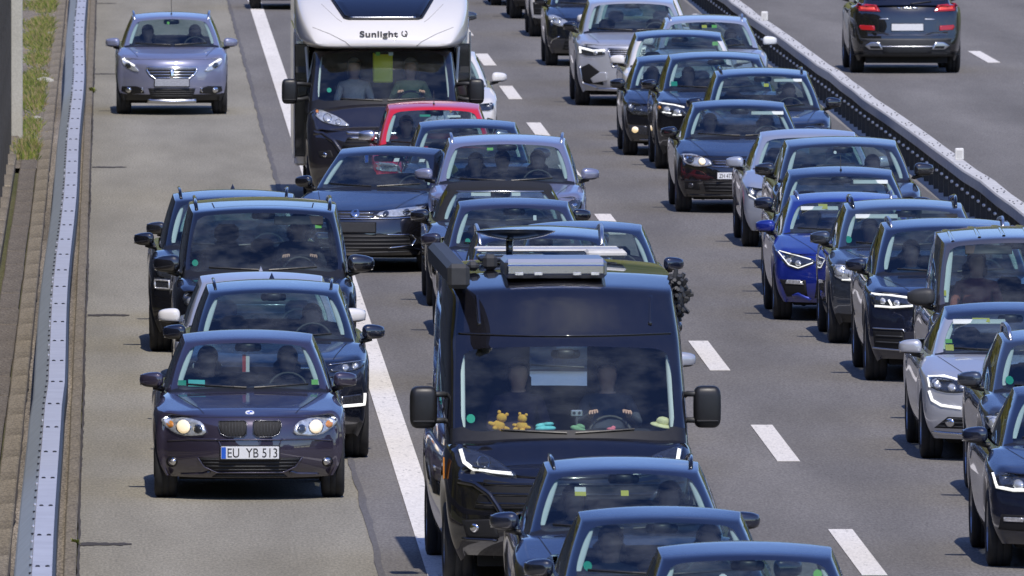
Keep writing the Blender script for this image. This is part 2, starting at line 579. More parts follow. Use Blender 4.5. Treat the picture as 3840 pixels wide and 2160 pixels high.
class Car:
    def __init__(s, name, label, cat, X, Y, yaw, mat, over, roofmat=None, group=None, away=False):
        s.p = p = dict(D0); p.update(over)
        if not p['zrow'] and not p.get('keep_header'): p['hdr_z'] = max(p['hdr_z'], p['H'] - .068)
        s.root = link(name, None)
        s.root.location = (X, Y, 0.004)
        s.root.rotation_euler = (0, 0, R(yaw) + (math.pi if away else 0))
        tag(s.root, label, cat, group)
        s.mat = mat
        s.roofmat = roofmat or mat
        s.shell()

    # -------------------------------------------------------------- sheet metal
    def shell(s):
        p = s.p
        L, W, Rw = p['L'], p['W'], p['R']
        y1 = p['oh']; y2 = y1 + p['wbs']
        gap = 1.10
        st = [None, .15, .33, y1 - Rw * gap, y1 - Rw * .72, y1, y1 + Rw * .72, y1 + Rw * gap]
        hole0 = max(y1 + Rw * gap + .07, p['cowl_y'] + .16)
        st += [hole0, (hole0 + y2 - Rw * gap) / 2, y2 - Rw * gap, y2 - Rw * .72, y2, y2 + Rw * .72, y2 + Rw * gap]
        hole1 = p['rb_y'] - .10
        st += [max(L - .30, y2 + Rw * gap + .06), max(L - .12, y2 + Rw * gap + .12), L]
        # keep the stations apart
        for i in range(2, len(st)):
            lo = (st[i - 1] or 0) + .045
            if st[i] < lo: st[i] = lo
        NJ = len(st) - 1
        j_h0 = 8
        col = (0, .3, .58, .80, .935, 1.0)
        cols = [-c for c in col[:0:-1]] + list(col)
        NI = len(cols) - 1
        NK = 5
        rk = (0, .16, .40, .64, .885, 1)
        fk = (.90, .965, 1.0, 1.0, .978, .93)
        zl, zb = p['zl'], p['zb']
        zf = (zb, zb + .085, zb + .22, zl - .20, zl - .06, zl)
        fx = (.945, .985, 1, 1, .985, .955)
        yl = p['yp'][5]
        hz = p['hoodz'] or [(yl, zl), (yl + .22, zl + .055), (p['cowl_y'] - .15, p['cowl_z'] - .03), (p['cowl_y'] + .15, p['cowl_z'] + .012)]
        zpts = hz + [(p['cowl_y'] + .6, max(p['belt'] + .02, p['cowl_z'])), (p['rb_y'], p['deck']), (L - .25, p['deck'] - .01), (L - .10, p['deck'] - .05), (L, p['deck'] - .12)]
        zx = [a for a, b in zpts]; zy = [b for a, b in zpts]
        ztop = lambda y: float(np.interp(y, zx, zy))
        sp = [(0, zl - .02), (.3, zl + .01), (p['cowl_y'], p['belt'] - .01), (p['cowl_y'] + .5, p['belt']), (p['rb_y'], p['belt'] + .03), (L - .1, p['deck'] - .05), (L, p['deck'] - .10)]
        zside = lambda y: float(np.interp(y, [a for a, b in sp], [b for a, b in sp]))
        wx = [0, .16, .36, y1, y1 + .6, L * .6, L - .5, L - .15, L]
        wy = [p['w0'], .915, .955, .985, .99, 1.0, .985, .93, .86]
        half = lambda y: W * float(np.interp(y, wx, wy))
        def zbot(y):
            b = .21
            for yc in (y1, y2):
                d = abs(y - yc)
                if d < Rw * 1.06:
                    b = max(b, Rw + math.sqrt(max(0, (Rw * 1.16) ** 2 - d * d)) * .94)
            return b
        bow, rb = p['bow'], p['rbow']
        def P(i, j, k):
            c = cols[i]; ac = abs(c)
            if j == 0:
                w = half(0)
                return (c * w * fx[k], p['yp'][k] + bow * ac ** 2.5, zf[k] - (.02 * ac ** 2 if k == 5 else 0))
            if j == NJ:
                w = half(L)
                zt = ztop(L)
                zr = (.28, .36, .50, .66, zt - .07, zt)[k]
                return (c * w * fx[k], L - (.07, .01, 0, .03, .06, .09)[k] - rb * ac ** 2.5, zr)
            y = st[j]
            w = half(y)
            yy = y + bow * ac ** 2.5 * max(0, 1 - y / max(st[3], bow * 1.12)) - rb * ac ** 2.5 * max(0, 1 - (L - y) / .8)
            zs, zt = zside(y), ztop(y)
            if k == NK:
                z = zs + (zt - zs) * (1 - ac ** 2.2)
                if y < p['cowl_y'] + .1 and .9 < ac < .97: z += p['fend']
                if y < p['cowl_y'] + .1 and .75 < ac < .85: z -= p['fend'] * .6
                return (c * w * fk[k], yy, z)
            b = zbot(y) if 0 < j < NJ else zb
            if j == 1: b = max(zb, .21)
            return (c * w * fk[k], yy, b + rk[k] * (zs - b))
        def tg(side, a, b):
            if side == 't':
                if j_h0 <= b and st[b + 1] <= hole1 + .02 and 1 <= a < NI - 1: return None
            if p['clad'] and side in 'ab' and b == 0: return 7
            if p['clad'] and side in 'fr' and b == 0: return 7
            return 0
        V, F, T, idx = box_grid(NI, NJ, NK, P, tg)
        cr = {}
        def crease(a, b, w):
            if a in idx and b in idx:
                q = (min(idx[a], idx[b]), max(idx[a], idx[b])); cr[q] = max(cr.get(q, 0), w)
        for i in range(NI):
            crease((i, 0, NK), (i + 1, 0, NK), .35)
        for sd in (0, NI):
            for j in range(NJ):
                crease((sd, j, 4), (sd, j + 1, 4), .25)
                crease((sd, j, 0), (sd, j + 1, 0), 1.0)
        # ---- glasshouse
        gc = p['gcol']
        gcols = [-c for c in gc[:0:-1]] + list(gc)
        GI = len(gcols) - 1
        tr = p['trow']; GK = len(tr) - 1
        seg = p['seg']; GJ = len(seg) - 1
        cy, cz, hy, hzz = p['cowl_y'], p['cowl_z'], p['hdr_y'], p['hdr_z']
        roofz = lambda q: float(np.interp(q, [0, .12, .38, .72, 1], [hzz, hzz + (p['H'] - hzz) * .58, p['H'], p['H'] - .008, p['H'] - p.get('rdrop', .06)]))
        yfr = p['yrow'] or [cy + (hy - cy) * t for t in tr]
        zfr = p['zrow'] or [cz + (hzz - cz) * t for t in tr]
        wfr = p['wrow'] or [p['wbelt'] + (p['wroof'] - p['wbelt']) * max(t, -.1) + .02 * math.sin(math.pi * min(max(t, 0), 1)) for t in tr]
        yre = [p['rb_y'] + (p['rt_y'] - p['rb_y']) * t for t in tr]
        plan = lambda q: 1 - .055 * max(0, 1 - q / .22) ** 2 - .10 * max(0, (q - .6) / .4) ** 2
        bg_, rg = p['bowg'], .14
        def PG(i, j, k):
            c = gcols[i]; ac = abs(c); q = seg[j]
            y0 = yfr[k] + bg_ * ac ** 2
            y1_ = yre[k] - rg * ac ** 2
            y = y0 + (y1_ - y0) * q
            x = c * wfr[k] * plan(q)
            zc = roofz(q)
            ze = zc - p['rc']
            if k == GK:
                return (x, y, zc - p['rc'] * ac ** 2.2)
            f = (zfr[k] - zfr[0]) / (zfr[-1] - zfr[0])
            base = zfr[0] + (p['belt'] - .06 - zfr[0]) * ac ** 3
            base += (p['deck'] - .05 - p['belt'] + .06) * q * .6
            top = zc - p['rc'] * ac ** 2.2
            return (x, y, base + (top - base) * f)
        nside = {i: (2 if i == 1 else 0) for i in range(GJ)} if p.get('panel') else {0: 0, 1: 2, 2: 7, 3: 3, 4: 0, 5: 0} if GJ == 5 else {0: 0, 1: 2, 2: 7, 3: 3, 4: 7, 5: 9, 6: 0}
        def tgg(side, a, b):
            if side == 'f':
                if 1 <= a < GI - 1 and b in p.get('gl', (1, 2)): return 1
                return 7 if b == 0 else 8 if b >= max(p.get('gl', (1, 2))) + 1 or p.get('allroof') else 0
            if side == 'r':
                return 6 if 1 <= a < GI - 1 and b in (1, 2) else 0
            if side in 'ab':
                t = nside[a] if b in p.get('gl', (1, 2)) else 0
                if t in (2, 3, 9) and side == 'b': t = {2: 4, 3: 5, 9: 10}[t]
                return 8 if (b == GK - 1 or p.get('allroof')) and t == 0 else t
            return 8
        V2, F2, T2, idx2 = box_grid(GI, GJ, GK, PG, tgg)
        nb = len(V)
        gl = p.get('gl', (1, 2)); k0, k1 = min(gl), max(gl) + 1
        def cg(a, b, w):
            q = (min(idx2[a], idx2[b]) + nb, max(idx2[a], idx2[b]) + nb); cr[q] = w
        for i in range(1, GI - 1):
            cg((i, 0, k0), (i + 1, 0, k0), .6); cg((i, 0, k1), (i + 1, 0, k1), .5)
        for k in range(k0, k1):
            cg((1, 0, k), (1, 0, k + 1), .5); cg((GI - 1, 0, k), (GI - 1, 0, k + 1), .5)
        for j in range(GJ):
            for sd in (0, GI): cg((sd, j, GK), (sd, j + 1, GK), .5)
        for i in range(GI):
            cg((i, 0, GK), (i + 1, 0, GK), .25)
        V = V + V2; F = F + [tuple(a + nb for a in f) for f in F2]; T = T + T2
        v, f, t = subsurf_eval(V, F, T, p['lvl'], cr)
        s.v, s.f, s.t = v, f, t
        s.bvh = BVHTree.FromPolygons([tuple(x) for x in v], f)
        names = {1: ('windscreen', M[p.get('glassmat', 'glass')]), 2: ('side_window', M['tint']), 3: ('side_window', M['tint']), 4: ('side_window', M['tint']), 5: ('side_window', M['tint']),
                 6: ('rear_window', M['glass']), 9: ('side_window', M['tint']), 10: ('side_window', M['tint'])}
        keep = np.nonzero((t == 0) | (t == 7) | (t == 8))[0]
        bv, bf = pick_faces(v, f, keep)
        mi = [{0: 0, 7: 1, 8: 2}[int(t[i])] for i in keep]
        s.body = obj('body', bv, bf, [s.mat, M['trim'], s.roofmat], s.root, True, mi)
        s.win = None
        for tg_, (nm, mt) in names.items():
            keep = np.nonzero(t == tg_)[0]
            if len(keep):
                a, b = pick_faces(v, f, keep)
                o = obj(nm, a, b, mt, s.root)
                if tg_ == 1: s.win = o
        # underside and wheels
        u = MB()
        u.box((-W * .72, .50, .17), (W * .72, L - .30, .30))
        u.box((-W * .60, .36, .24), (W * .60, min(p['cowl_y'] + .35, 1.5), .55))
        for yc in (y1, y2):
            u.box((-W * .86, yc - Rw * .66, .34), (W * .86, yc + Rw * .66, Rw * 2 - .04))  # black blocks added in the wheel arches to stand in for their shade
        u.build('underbody', M['under'], s.root)
        tm, rm = wheel_mesh(Rw, p['tw'], p.get('wstyle', 5))
        for yc in (y1, y2):
            for sg in (-1, 1):
                w = link('wheel', rm, s.root)
                w.location = (sg * (W * .985 - p['tw'] * .5 - .015), yc, Rw - .004)
                w.rotation_euler = (rnd.uniform(0, 6), 0, 0 if sg > 0 else math.pi)
                link('tyre', tm, w)

    # -------------------------------------------------------------- placing on the surface
    def F(s, x, z):
        h = s.bvh.ray_cast(Vector((x, -3, z)), Vector((0, 1, 0)))
        if h[0] is None or h[0].y > s.p['L'] * .6:
            h = s.bvh.find_nearest(Vector((x, .2, z)))
        return h[0].y
    def B(s, x, z):
        h = s.bvh.ray_cast(Vector((x, s.p['L'] + 3, z)), Vector((0, -1, 0)))
        if h[0] is None or h[0].y < s.p['L'] * .4:
            h = s.bvh.find_nearest(Vector((x, s.p['L'] - .2, z)))
        return h[0].y
    def Tz(s, x, y):
        h = s.bvh.ray_cast(Vector((x, y, 5)), Vector((0, 0, -1)))
        return h[0].z if h[0] is not None else s.p['H']

    def patch(s, poly, name, mat, parent=None, off=.006, rings=4, depth=.02, dome=0.0, step=.05, back=False, cuts=None):
        """a skin laid on the front (or back) of the body inside a closed (x, z) outline, with a turned-in rim"""
        poly = densify(poly, step)
        n = len(poly)
        cx = sum(a for a, b in poly) / n; cz = sum(b for a, b in poly) / n
        sf = s.B if back else s.F
        dr = 1 if back else -1
        v = []; f = []
        for r in range(rings + 1):
            q = 1 - r / (rings + .35)
            for (x, z) in poly:
                px, pz = cx + (x - cx) * q, cz + (z - cz) * q
                v.append((px, sf(px, pz) + dr * (off + dome * (1 - q * q)), pz))
        c = len(v)
        v.append((cx, sf(cx, cz) + dr * (off + dome), cz))
        rim = len(v)
        for (x, z) in poly:
            v.append((x, sf(x, z) - dr * depth, z))
        for r in range(rings):
            for k in range(n):
                a, b = r * n + k, r * n + (k + 1) % n
                f.append((a, b, b + n, a + n))
        for k in range(n):
            f.append((rings * n + k, rings * n + (k + 1) % n, c))
            f.append((rim + k, rim + (k + 1) % n, (k + 1) % n, k))
        ar = sum(poly[i][0] * poly[(i + 1) % n][1] - poly[(i + 1) % n][0] * poly[i][1] for i in range(n))
        if (ar < 0) != back: f = [q[::-1] for q in f]
        return obj(name, v, f, mat, parent or s.root, True)

    def strip(s, line, w, name, mat, parent=None, off=.012, depth=.02, closed=False, step=.04, back=False):
        """a raised bar of width w following an (x, z) line across the front (or back)"""
        pts = densify(line, step, closed)
        n = len(pts)
        sf = s.B if back else s.F
        dr = 1 if back else -1
        v = []; f = []
        for i, (x, z) in enumerate(pts):
            a = pts[(i - 1) % n] if closed or i > 0 else pts[i]
            b = pts[(i + 1) % n] if closed or i < n - 1 else pts[i]
            dx, dz = b[0] - a[0], b[1] - a[1]
            l = math.hypot(dx, dz) or 1
            nx, nz = -dz / l * w / 2, dx / l * w / 2
            y0 = sf(x, z)
            for (ex, ez, oo) in ((nx, nz, -depth), (nx * .85, nz * .85, off), (-nx * .85, -nz * .85, off), (-nx, -nz, -depth)):
                v.append((x + ex, y0 + dr * oo, z + ez))
        for i in range(n if closed else n - 1):
            a, b = i * 4, ((i + 1) % n) * 4
            for k in range(3):
                f.append((a + k, b + k, b + k + 1, a + k + 1))
        if not closed:
            f.append((0, 1, 2, 3)); f.append(tuple((n - 1) * 4 + k for k in (3, 2, 1, 0)))
        if back: f = [q[::-1] for q in f]
        return obj(name, v, f, mat, parent or s.root, True)

    def seam(s, pts, w=.007, name='panel_gap', mat=None, off=.0015):
        """a thin dark shut line on the upper surfaces, through (x, y) points seen from above"""
        mat = mat or M['void']
        pts = densify(pts, .06, False)
        v = []; f = []
        n = len(pts)
        for i, (x, y) in enumerate(pts):
            a, b = pts[max(i - 1, 0)], pts[min(i + 1, n - 1)]
            dx, dy = b[0] - a[0], b[1] - a[1]
            l = math.hypot(dx, dy) or 1
            nx, ny = -dy / l * w / 2, dx / l * w / 2
            for sg in (1, -1):
                px, py = x + nx * sg, y + ny * sg
                v.append((px, py, s.Tz(px, py) + off))
        for i in range(n - 1):
            f.append((2 * i, 2 * i + 1, 2 * i + 3, 2 * i + 2))
        o = obj(name, v, f, mat, s.root, True)
        return o

    # -------------------------------------------------------------- fittings
    def lamp(s, poly, kind='dark', bulbs=(), drl=(), drlw=.018, drlmat='drl', amber=None, back=False):
        """both headlights; outline, bulbs and light strips given for the right-hand (x > 0) one"""
        for sg in (1, -1):
            fl = (lambda q: q) if sg > 0 else mir
            pl = fl(smooth_poly(poly))
            h = s.patch(pl, 'headlight', M['bowl'] if kind == 'chrome' else M['bowldark'], off=.005, rings=5, step=.03)
            for (x, z, r, mt) in bulbs:
                s.patch(disc(sg * x, z, r * 1.18, n=12), 'reflector_bowl', M['chrome'] if kind == 'chrome' else M['satin'], h, off=.006, rings=1, step=.2)
                s.patch(disc(sg * x, z, r, n=14), 'bulb', M[mt], h, off=.010, rings=2, dome=.012, step=.2)
            if amber:
                s.patch(fl(amber), 'indicator', M['amber'], h, off=.008, rings=1)
            for ln in drl:
                s.strip([(sg * x, z) for x, z in ln], drlw, 'daytime_light', M[drlmat], h, off=.014)
            s.patch(pl, 'headlight_lens', M['lens'], h, off=.022, dome=.008, step=.05)

    def grille(s, poly, bars=4, frame=None, barmat='gloss', fw=.016, vertical=False, mat='void', barw=.012, name='grille', boff=.010):
        g = s.patch(poly, name, M[mat], off=.006, rings=6, step=.04)
        pl = densify(poly, .02)
        lo = min(b for a, b in pl); hi = max(b for a, b in pl)
        xs0 = min(a for a, b in pl); xs1 = max(a for a, b in pl)
        n = len(poly)
        for i in range(bars):
            if not vertical:
                z = lo + (hi - lo) * (i + .5) / bars
                xs = []
                for k in range(n):
                    a, b = poly[k], poly[(k + 1) % n]
                    if (a[1] - z) * (b[1] - z) < 0:
                        xs.append(a[0] + (b[0] - a[0]) * (z - a[1]) / (b[1] - a[1]))
                xs.sort()
                for q in range(0, len(xs) - 1, 2):
                    if xs[q + 1] - xs[q] > .03:
                        s.strip([(xs[q] + .004, z), (xs[q + 1] - .004, z)], barw, 'grille_bar', M[barmat], g, off=boff, step=.07)
            else:
                x = xs0 + (xs1 - xs0) * (i + .5) / bars
                zs = []
                for k in range(n):
                    a, b = poly[k], poly[(k + 1) % n]
                    if (a[0] - x) * (b[0] - x) < 0:
                        zs.append(a[1] + (b[1] - a[1]) * (x - a[0]) / (b[0] - a[0]))
                zs.sort()
                if len(zs) >= 2:
                    s.strip([(x, zs[0]), (x, zs[1])], barw, 'grille_bar', M[barmat], g, off=boff, step=.07)
        if frame:
            s.strip(poly, fw, 'grille_frame', M[frame], g, off=.014, closed=True)
        return g

    def plate(s, z, x=0.0, text=None, eu=True, back=False, w=.52, h=.112, size=.105, tilt=0, mat='white', narrow=1.0):
        y = (s.B(x, z) + .012) if back else (s.F(x, z) - .022)
        b = MB()
        b.box((-w / 2, -.006, -h / 2), (w / 2, .006, h / 2), bev=.004)
        o = b.build('number_plate', M[mat], s.root)
        o.location = (x, y, z)
        if back: o.rotation_euler = (0, 0, math.pi)
        f = MB()
        f.box((-w / 2 - .010, .004, -h / 2 - .010), (w / 2 + .010, .018, h / 2 + .010), bev=.005)
        f.build('plate_holder', M['trim'], o)
        if eu:
            e = MB(); e.box((-w / 2 + .004, -.0085, -h / 2 + .004), (-w / 2 + .045, -.0062, h / 2 - .004))
            e.build('plate_band', M['eublue'], o)
        if text:
            c = text_mesh(text, size)
            t = link('plate_lettering', c, o)
            t.data.materials.append(M['ink'])
            xs = [q.co.x for q in c.vertices]; zs = [q.co.y for q in c.vertices]
            ww = max(xs) - min(xs)
            room = w - .075 if eu else w - .05
            sx = min(room / ww, 1.6) * narrow
            t.scale = (sx, 1, 1)
            t.rotation_euler = (math.pi / 2, 0, 0)
            t.location = ((.022 if eu else 0) - sx * (max(xs) + min(xs)) / 2, -.0075, -(max(zs) + min(zs)) / 2)
        return o

    def mirrors(s, z=None, y=None, big=1.0, capmat=None, low='trim', sides=(-1, 1), dx=0.0):
        p = s.p
        z = z or p['belt'] + .09
        y = y or p['cowl_y'] + .42
        cap = capmat or s.mat
        for sg in sides:
            x = sg * (p['W'] + .042 + dx)
            v, f = superell(x - sg * .008, y, z, .108 * big, .080 * big, .068 * big, .68, 22, 14, shear=.30 * sg)
            # the outer, upper corner is pulled in a little so that the housing tapers like a drop
            v = [(a, b, z + (c - z) * (1 - 1.6 * sg * (a - x) * (1 if c > z else .5)) + .006) for a, b, c in v]
            mi = [1 if sum(v[k][2] for k in q) / 4 < z - .042 * big else 0 for q in f]
            o = obj('wing_mirror', v, f, [cap, M[low]], s.root, True, mi)
            a = MB()
            a.tube([(x - sg * .03, y + .02, z - .055 * big), (x - sg * .12, y + .05, z - .085 * big), (sg * (p['W'] - .10), y + .05, z - .08)], [.028, .024, .03], 8)
            a.build('mirror_arm', M['trim'], o, True)
            g = MB()
            g.box((x - .095 * big, y + .068 * big + .006, z - .05 * big), (x + .095 * big, y + .084 * big + .006, z + .05 * big), bev=.008)
            g.build('mirror_glass', M['chrome'], o)

    def rails(s, mat='satin', x=None, y0=None, y1=None, h=.045, r=.014):
        p = s.p
        x = x or p['wroof'] * .90
        y0 = y0 or p['hdr_y'] + .30; y1 = y1 or p['rt_y'] - .12
        for sg in (-1, 1):
            b = MB()
            pts = []
            for i in range(9):
                t = i / 8
                y = y0 + (y1 - y0) * t
                hh = h * min(1, math.sin(math.pi * t) * 2.6) - .006
                xx = sg * (x - .02 * (1 - math.sin(math.pi * t)))
                pts.append((xx, y, s.Tz(xx, y) + hh))
            b.tube(pts, r, 8)
            b.build('roof_rail', M[mat], s.root, True)

    def aerial(s, kind='fin', y=None, x=0.0, mat=None):
        p = s.p
        if kind == 'fin':
            y = y or p['rt_y'] - .22
            z = s.Tz(x, y)
            b = MB()
            b.add([(x - .028, y - .12, z - .005), (x + .028, y - .12, z - .005), (x + .03, y + .05, z - .005), (x - .03, y + .05, z - .005), (x, y + .035, z + .065), (x, y - .01, z + .05)],
                  [(0, 1, 5), (1, 2, 4, 5), (2, 3, 4), (3, 0, 5, 4)])
            b.build('aerial', mat or s.roofmat, s.root)
        else:
            y = y or p['hdr_y'] + .22
            z = s.Tz(x, y)
            b = MB()
            b.tube([(x, y, z - .01), (x, y, z + .018)], [.016, .010], 8)
            b.tube([(x, y, z + .015), (x, y + .11 * (1 if kind == 'rod' else .4), z + (.17 if kind == 'rod' else .34))], [.0045, .003], 6)
            b.build('aerial', M['trim'], s.root)

    def wipers(s, up=.05, rev=False):
        p = s.p
        wz = lambda x, t: (p['cowl_y'] + p['bowg'] * .8 * (x / p['wbelt']) ** 2, 0)
        for (xa, xb, za, zb_) in ((-.56, -.02, .035, .012), (.05, .54, .012, .038)):
            pts = []
            for i in range(6):
                t = i / 5
                x = xa + (xb - xa) * t
                z = p['cowl_z'] + .012 + za + (zb_ - za) * t
                h = s.bvh.ray_cast(Vector((x, -3, z)), Vector((0, 1, 0)))
                y = h[0].y if h[0] is not None else p['cowl_y']
                pts.append((x, y - .014, z))
            b = MB(); b.tube(pts, .008, 5)
            b.build('wiper', M['trim'], s.root)

    def on_glass(s, x, z, w, h, mat, name='windscreen_sticker', off=-.006, thick=.003):
        """a small flat piece stuck on the inside of the windscreen"""
        if not h: w *= .72
        elif name == 'windscreen_sticker': w *= .85; h *= .85
        q = rect(x, z, w, h) if h else disc(x, z, w / 2, n=10)
        v = []
        for a, b in q:
            v.append((a, s.F(a, b) - off, b))
        n = len(q)
        v += [(a, b + thick, c) for a, b, c in v]
        f = [tuple(range(n)), tuple(range(n, 2 * n))[::-1]] + [(i, i + n, (i + 1) % n + n, (i + 1) % n) for i in range(n)]
        return obj(name, v, f, M[mat] if isinstance(mat, str) else mat, s.root, False)

    def cabin(s, seats=True, wheel=True, mirror=True, rear=True, driver=1, pillar=True, raise_=0.0):
        p = s.p
        cy, cz = p['cowl_y'], p['cowl_z']
        w = p['wbelt'] * .90
        # dashboard: lofted top that falls towards the seats
        v = []; f = []
        prof = [(cy + .10, cz - .05), (cy + .22, cz - .005), (cy + .42, cz + .01), (cy + .58, cz - .03), (cy + .66, cz - .12), (cy + .62, cz - .45), (cy + .30, cz - .5)]
        cs = [-1, -.7, -.3, 0, .3, .7, 1]
        for c in cs:
            for (yy, zz) in prof:
                hump = .035 if (abs(c - .4 * driver) < .35 and .3 < yy - cy < .6) else 0
                v.append((c * w, yy + .10 * c * c, zz + hump - .02 * c * c))
        n = len(prof)
        for i in range(len(cs) - 1):
            for k in range(n - 1):
                f.append((i * n + k, (i + 1) * n + k, (i + 1) * n + k + 1, i * n + k + 1))
        obj('dashboard', v, f, M['dash'], s.root, True)
        sx = min(.37, w * .52)
        yb = cy + 1.08
        zs = p.get('seat_z', .26 + raise_ + max(0, p['H'] - 1.45) * .7)
        if wheel:
            o = link('steering_wheel', shared('steer', steer_mesh), s.root)
            o.location = (driver * sx, cy + .70, cz - .045)
            o.rotation_euler = (R(-24), 0, 0)
        if seats:
            for sg in (-1, 1):
                o = link('seat', shared('seat', seat_mesh), s.root)
                o.location = (sg * sx, yb, zs)
                h = link('headrest', shared('headrest', headrest_mesh), o)
                h.location = (0, .50, .70)
                h.rotation_euler = (R(-8), 0, 0)
        if rear:
            b = MB()
            yr = min(yb + 1.0, p['rb_y'] - .45)
            b.box((-w * .82, yr, zs), (w * .82, yr + .14, zs + .58), bev=.06)
            o = b.build('rear_seat', M['cloth'], s.root, True)
            for x in (-sx, 0, sx) if p['W'] > .86 else (-sx, sx):
                h = link('headrest', shared('headrest', headrest_mesh), o)
                h.location = (x, yr + .07, zs + .56); h.scale = (.95, .9, .8)
        if mirror:
            ht = p.get('gtop', p['hdr_z'])
            z = ht - .075
            b = MB(); b.box((-.12, -.02, -.035), (.12, .02, .035), bev=.018)
            o = b.build('rear_view_mirror', M['trim'], s.root, True)
            yy = s.F(0, z) + .15
            o.location = (0, yy, z)
            b = MB(); b.box((-.07, -.03, -.035), (.07, .03, .045), bev=.02)
            o2 = b.build('sensor_housing', M['trim'], s.root, True)
            o2.location = (0, s.F(0, ht - .05) + .055, ht - .075)
        if pillar:
            # light inner lining of the two windscreen pillars
            ht = p.get('gtop', p['hdr_z'])
            for sg in (-1, 1):
                v = []; f = []
                for i in range(7):
                    t = .08 + .80 * i / 6
                    z = cz + (ht - cz) * t
                    hw = p['wbelt'] + ((p['wrow'][3] if p['wrow'] else p['wroof']) - p['wbelt']) * t
                    ge = hw * .945 * p['gcol'][-2] + .004
                    lw = p.get('lining', .05)
                    for dx, dy in ((-.006, .035), (-.005 - lw, .055), (-.015 - lw, .12)):
                        x = sg * (ge + dx)
                        v.append((x, s.F(sg * (ge + dx * .8 - .006), z) + dy, z))
                for i in range(6):
                    for k in range(2):
                        a = i * 3 + k
                        q = (a, a + 1, a + 4, a + 3)
                        f.append(q if sg < 0 else q[::-1])
                obj('pillar_lining', v, f, M['pillar'], s.root, True)

    def visor(s, x, w=.34, h=.09, mat='visor'):
        p = s.p
        z = p.get('gtop', p['hdr_z']) - .055 - h / 2
        b = MB(); b.box((-w / 2, -.008, -h / 2), (w / 2, .008, h / 2), bev=.007)
        o = b.build('sun_visor', M[mat], s.root, True)
        o.location = (x, s.F(x, z) + .05, z)
        o.rotation_euler = (-math.atan2(p['hdr_y'] - p['cowl_y'], p['hdr_z'] - p['cowl_z']) * .97, 0, 0)
        return o

    def emblem(s, z, r=.045, mat='chrome', x=0):
        return s.patch(disc(x, z, r, n=16), 'emblem', M[mat], off=.012, rings=1, dome=.004, step=.2)

    def hood_lines(s, xa=.60, xb=.70, ya=.25, crease=True):
        p = s.p
        W = p['W']
        zz = p['zl'] - .012
        s.strip([(-W * .66, zz - .012), (-W * .35, zz - .002), (0, zz), (W * .35, zz - .002), (W * .66, zz - .012)], .007, 'bonnet_gap', M['void'], off=.0012, depth=.001)
        for sg in (-1, 1):
            s.seam([(sg * xa * W, ya + .1 * xa), (sg * (xa + xb) / 2 * W * 1.03, (ya + p['cowl_y']) / 2), (sg * xb * W * 1.08, p['cowl_y'] + .02)])

def text_mesh(txt, size, spacing=1.0, extrude=.0008, bold=0.0):
    c = bpy.data.curves.new('lettering', 'FONT')
    c.body = txt
    c.size = size
    c.space_character = spacing
    c.extrude = extrude
    c.offset = bold
    o = bpy.data.objects.new('lettering', c)
    COL.objects.link(o)
    dg = bpy.context.evaluated_depsgraph_get()
    me = bpy.data.meshes.new_from_object(o.evaluated_get(dg))
    bpy.data.objects.remove(o)
    bpy.data.curves.remove(c)
    return me
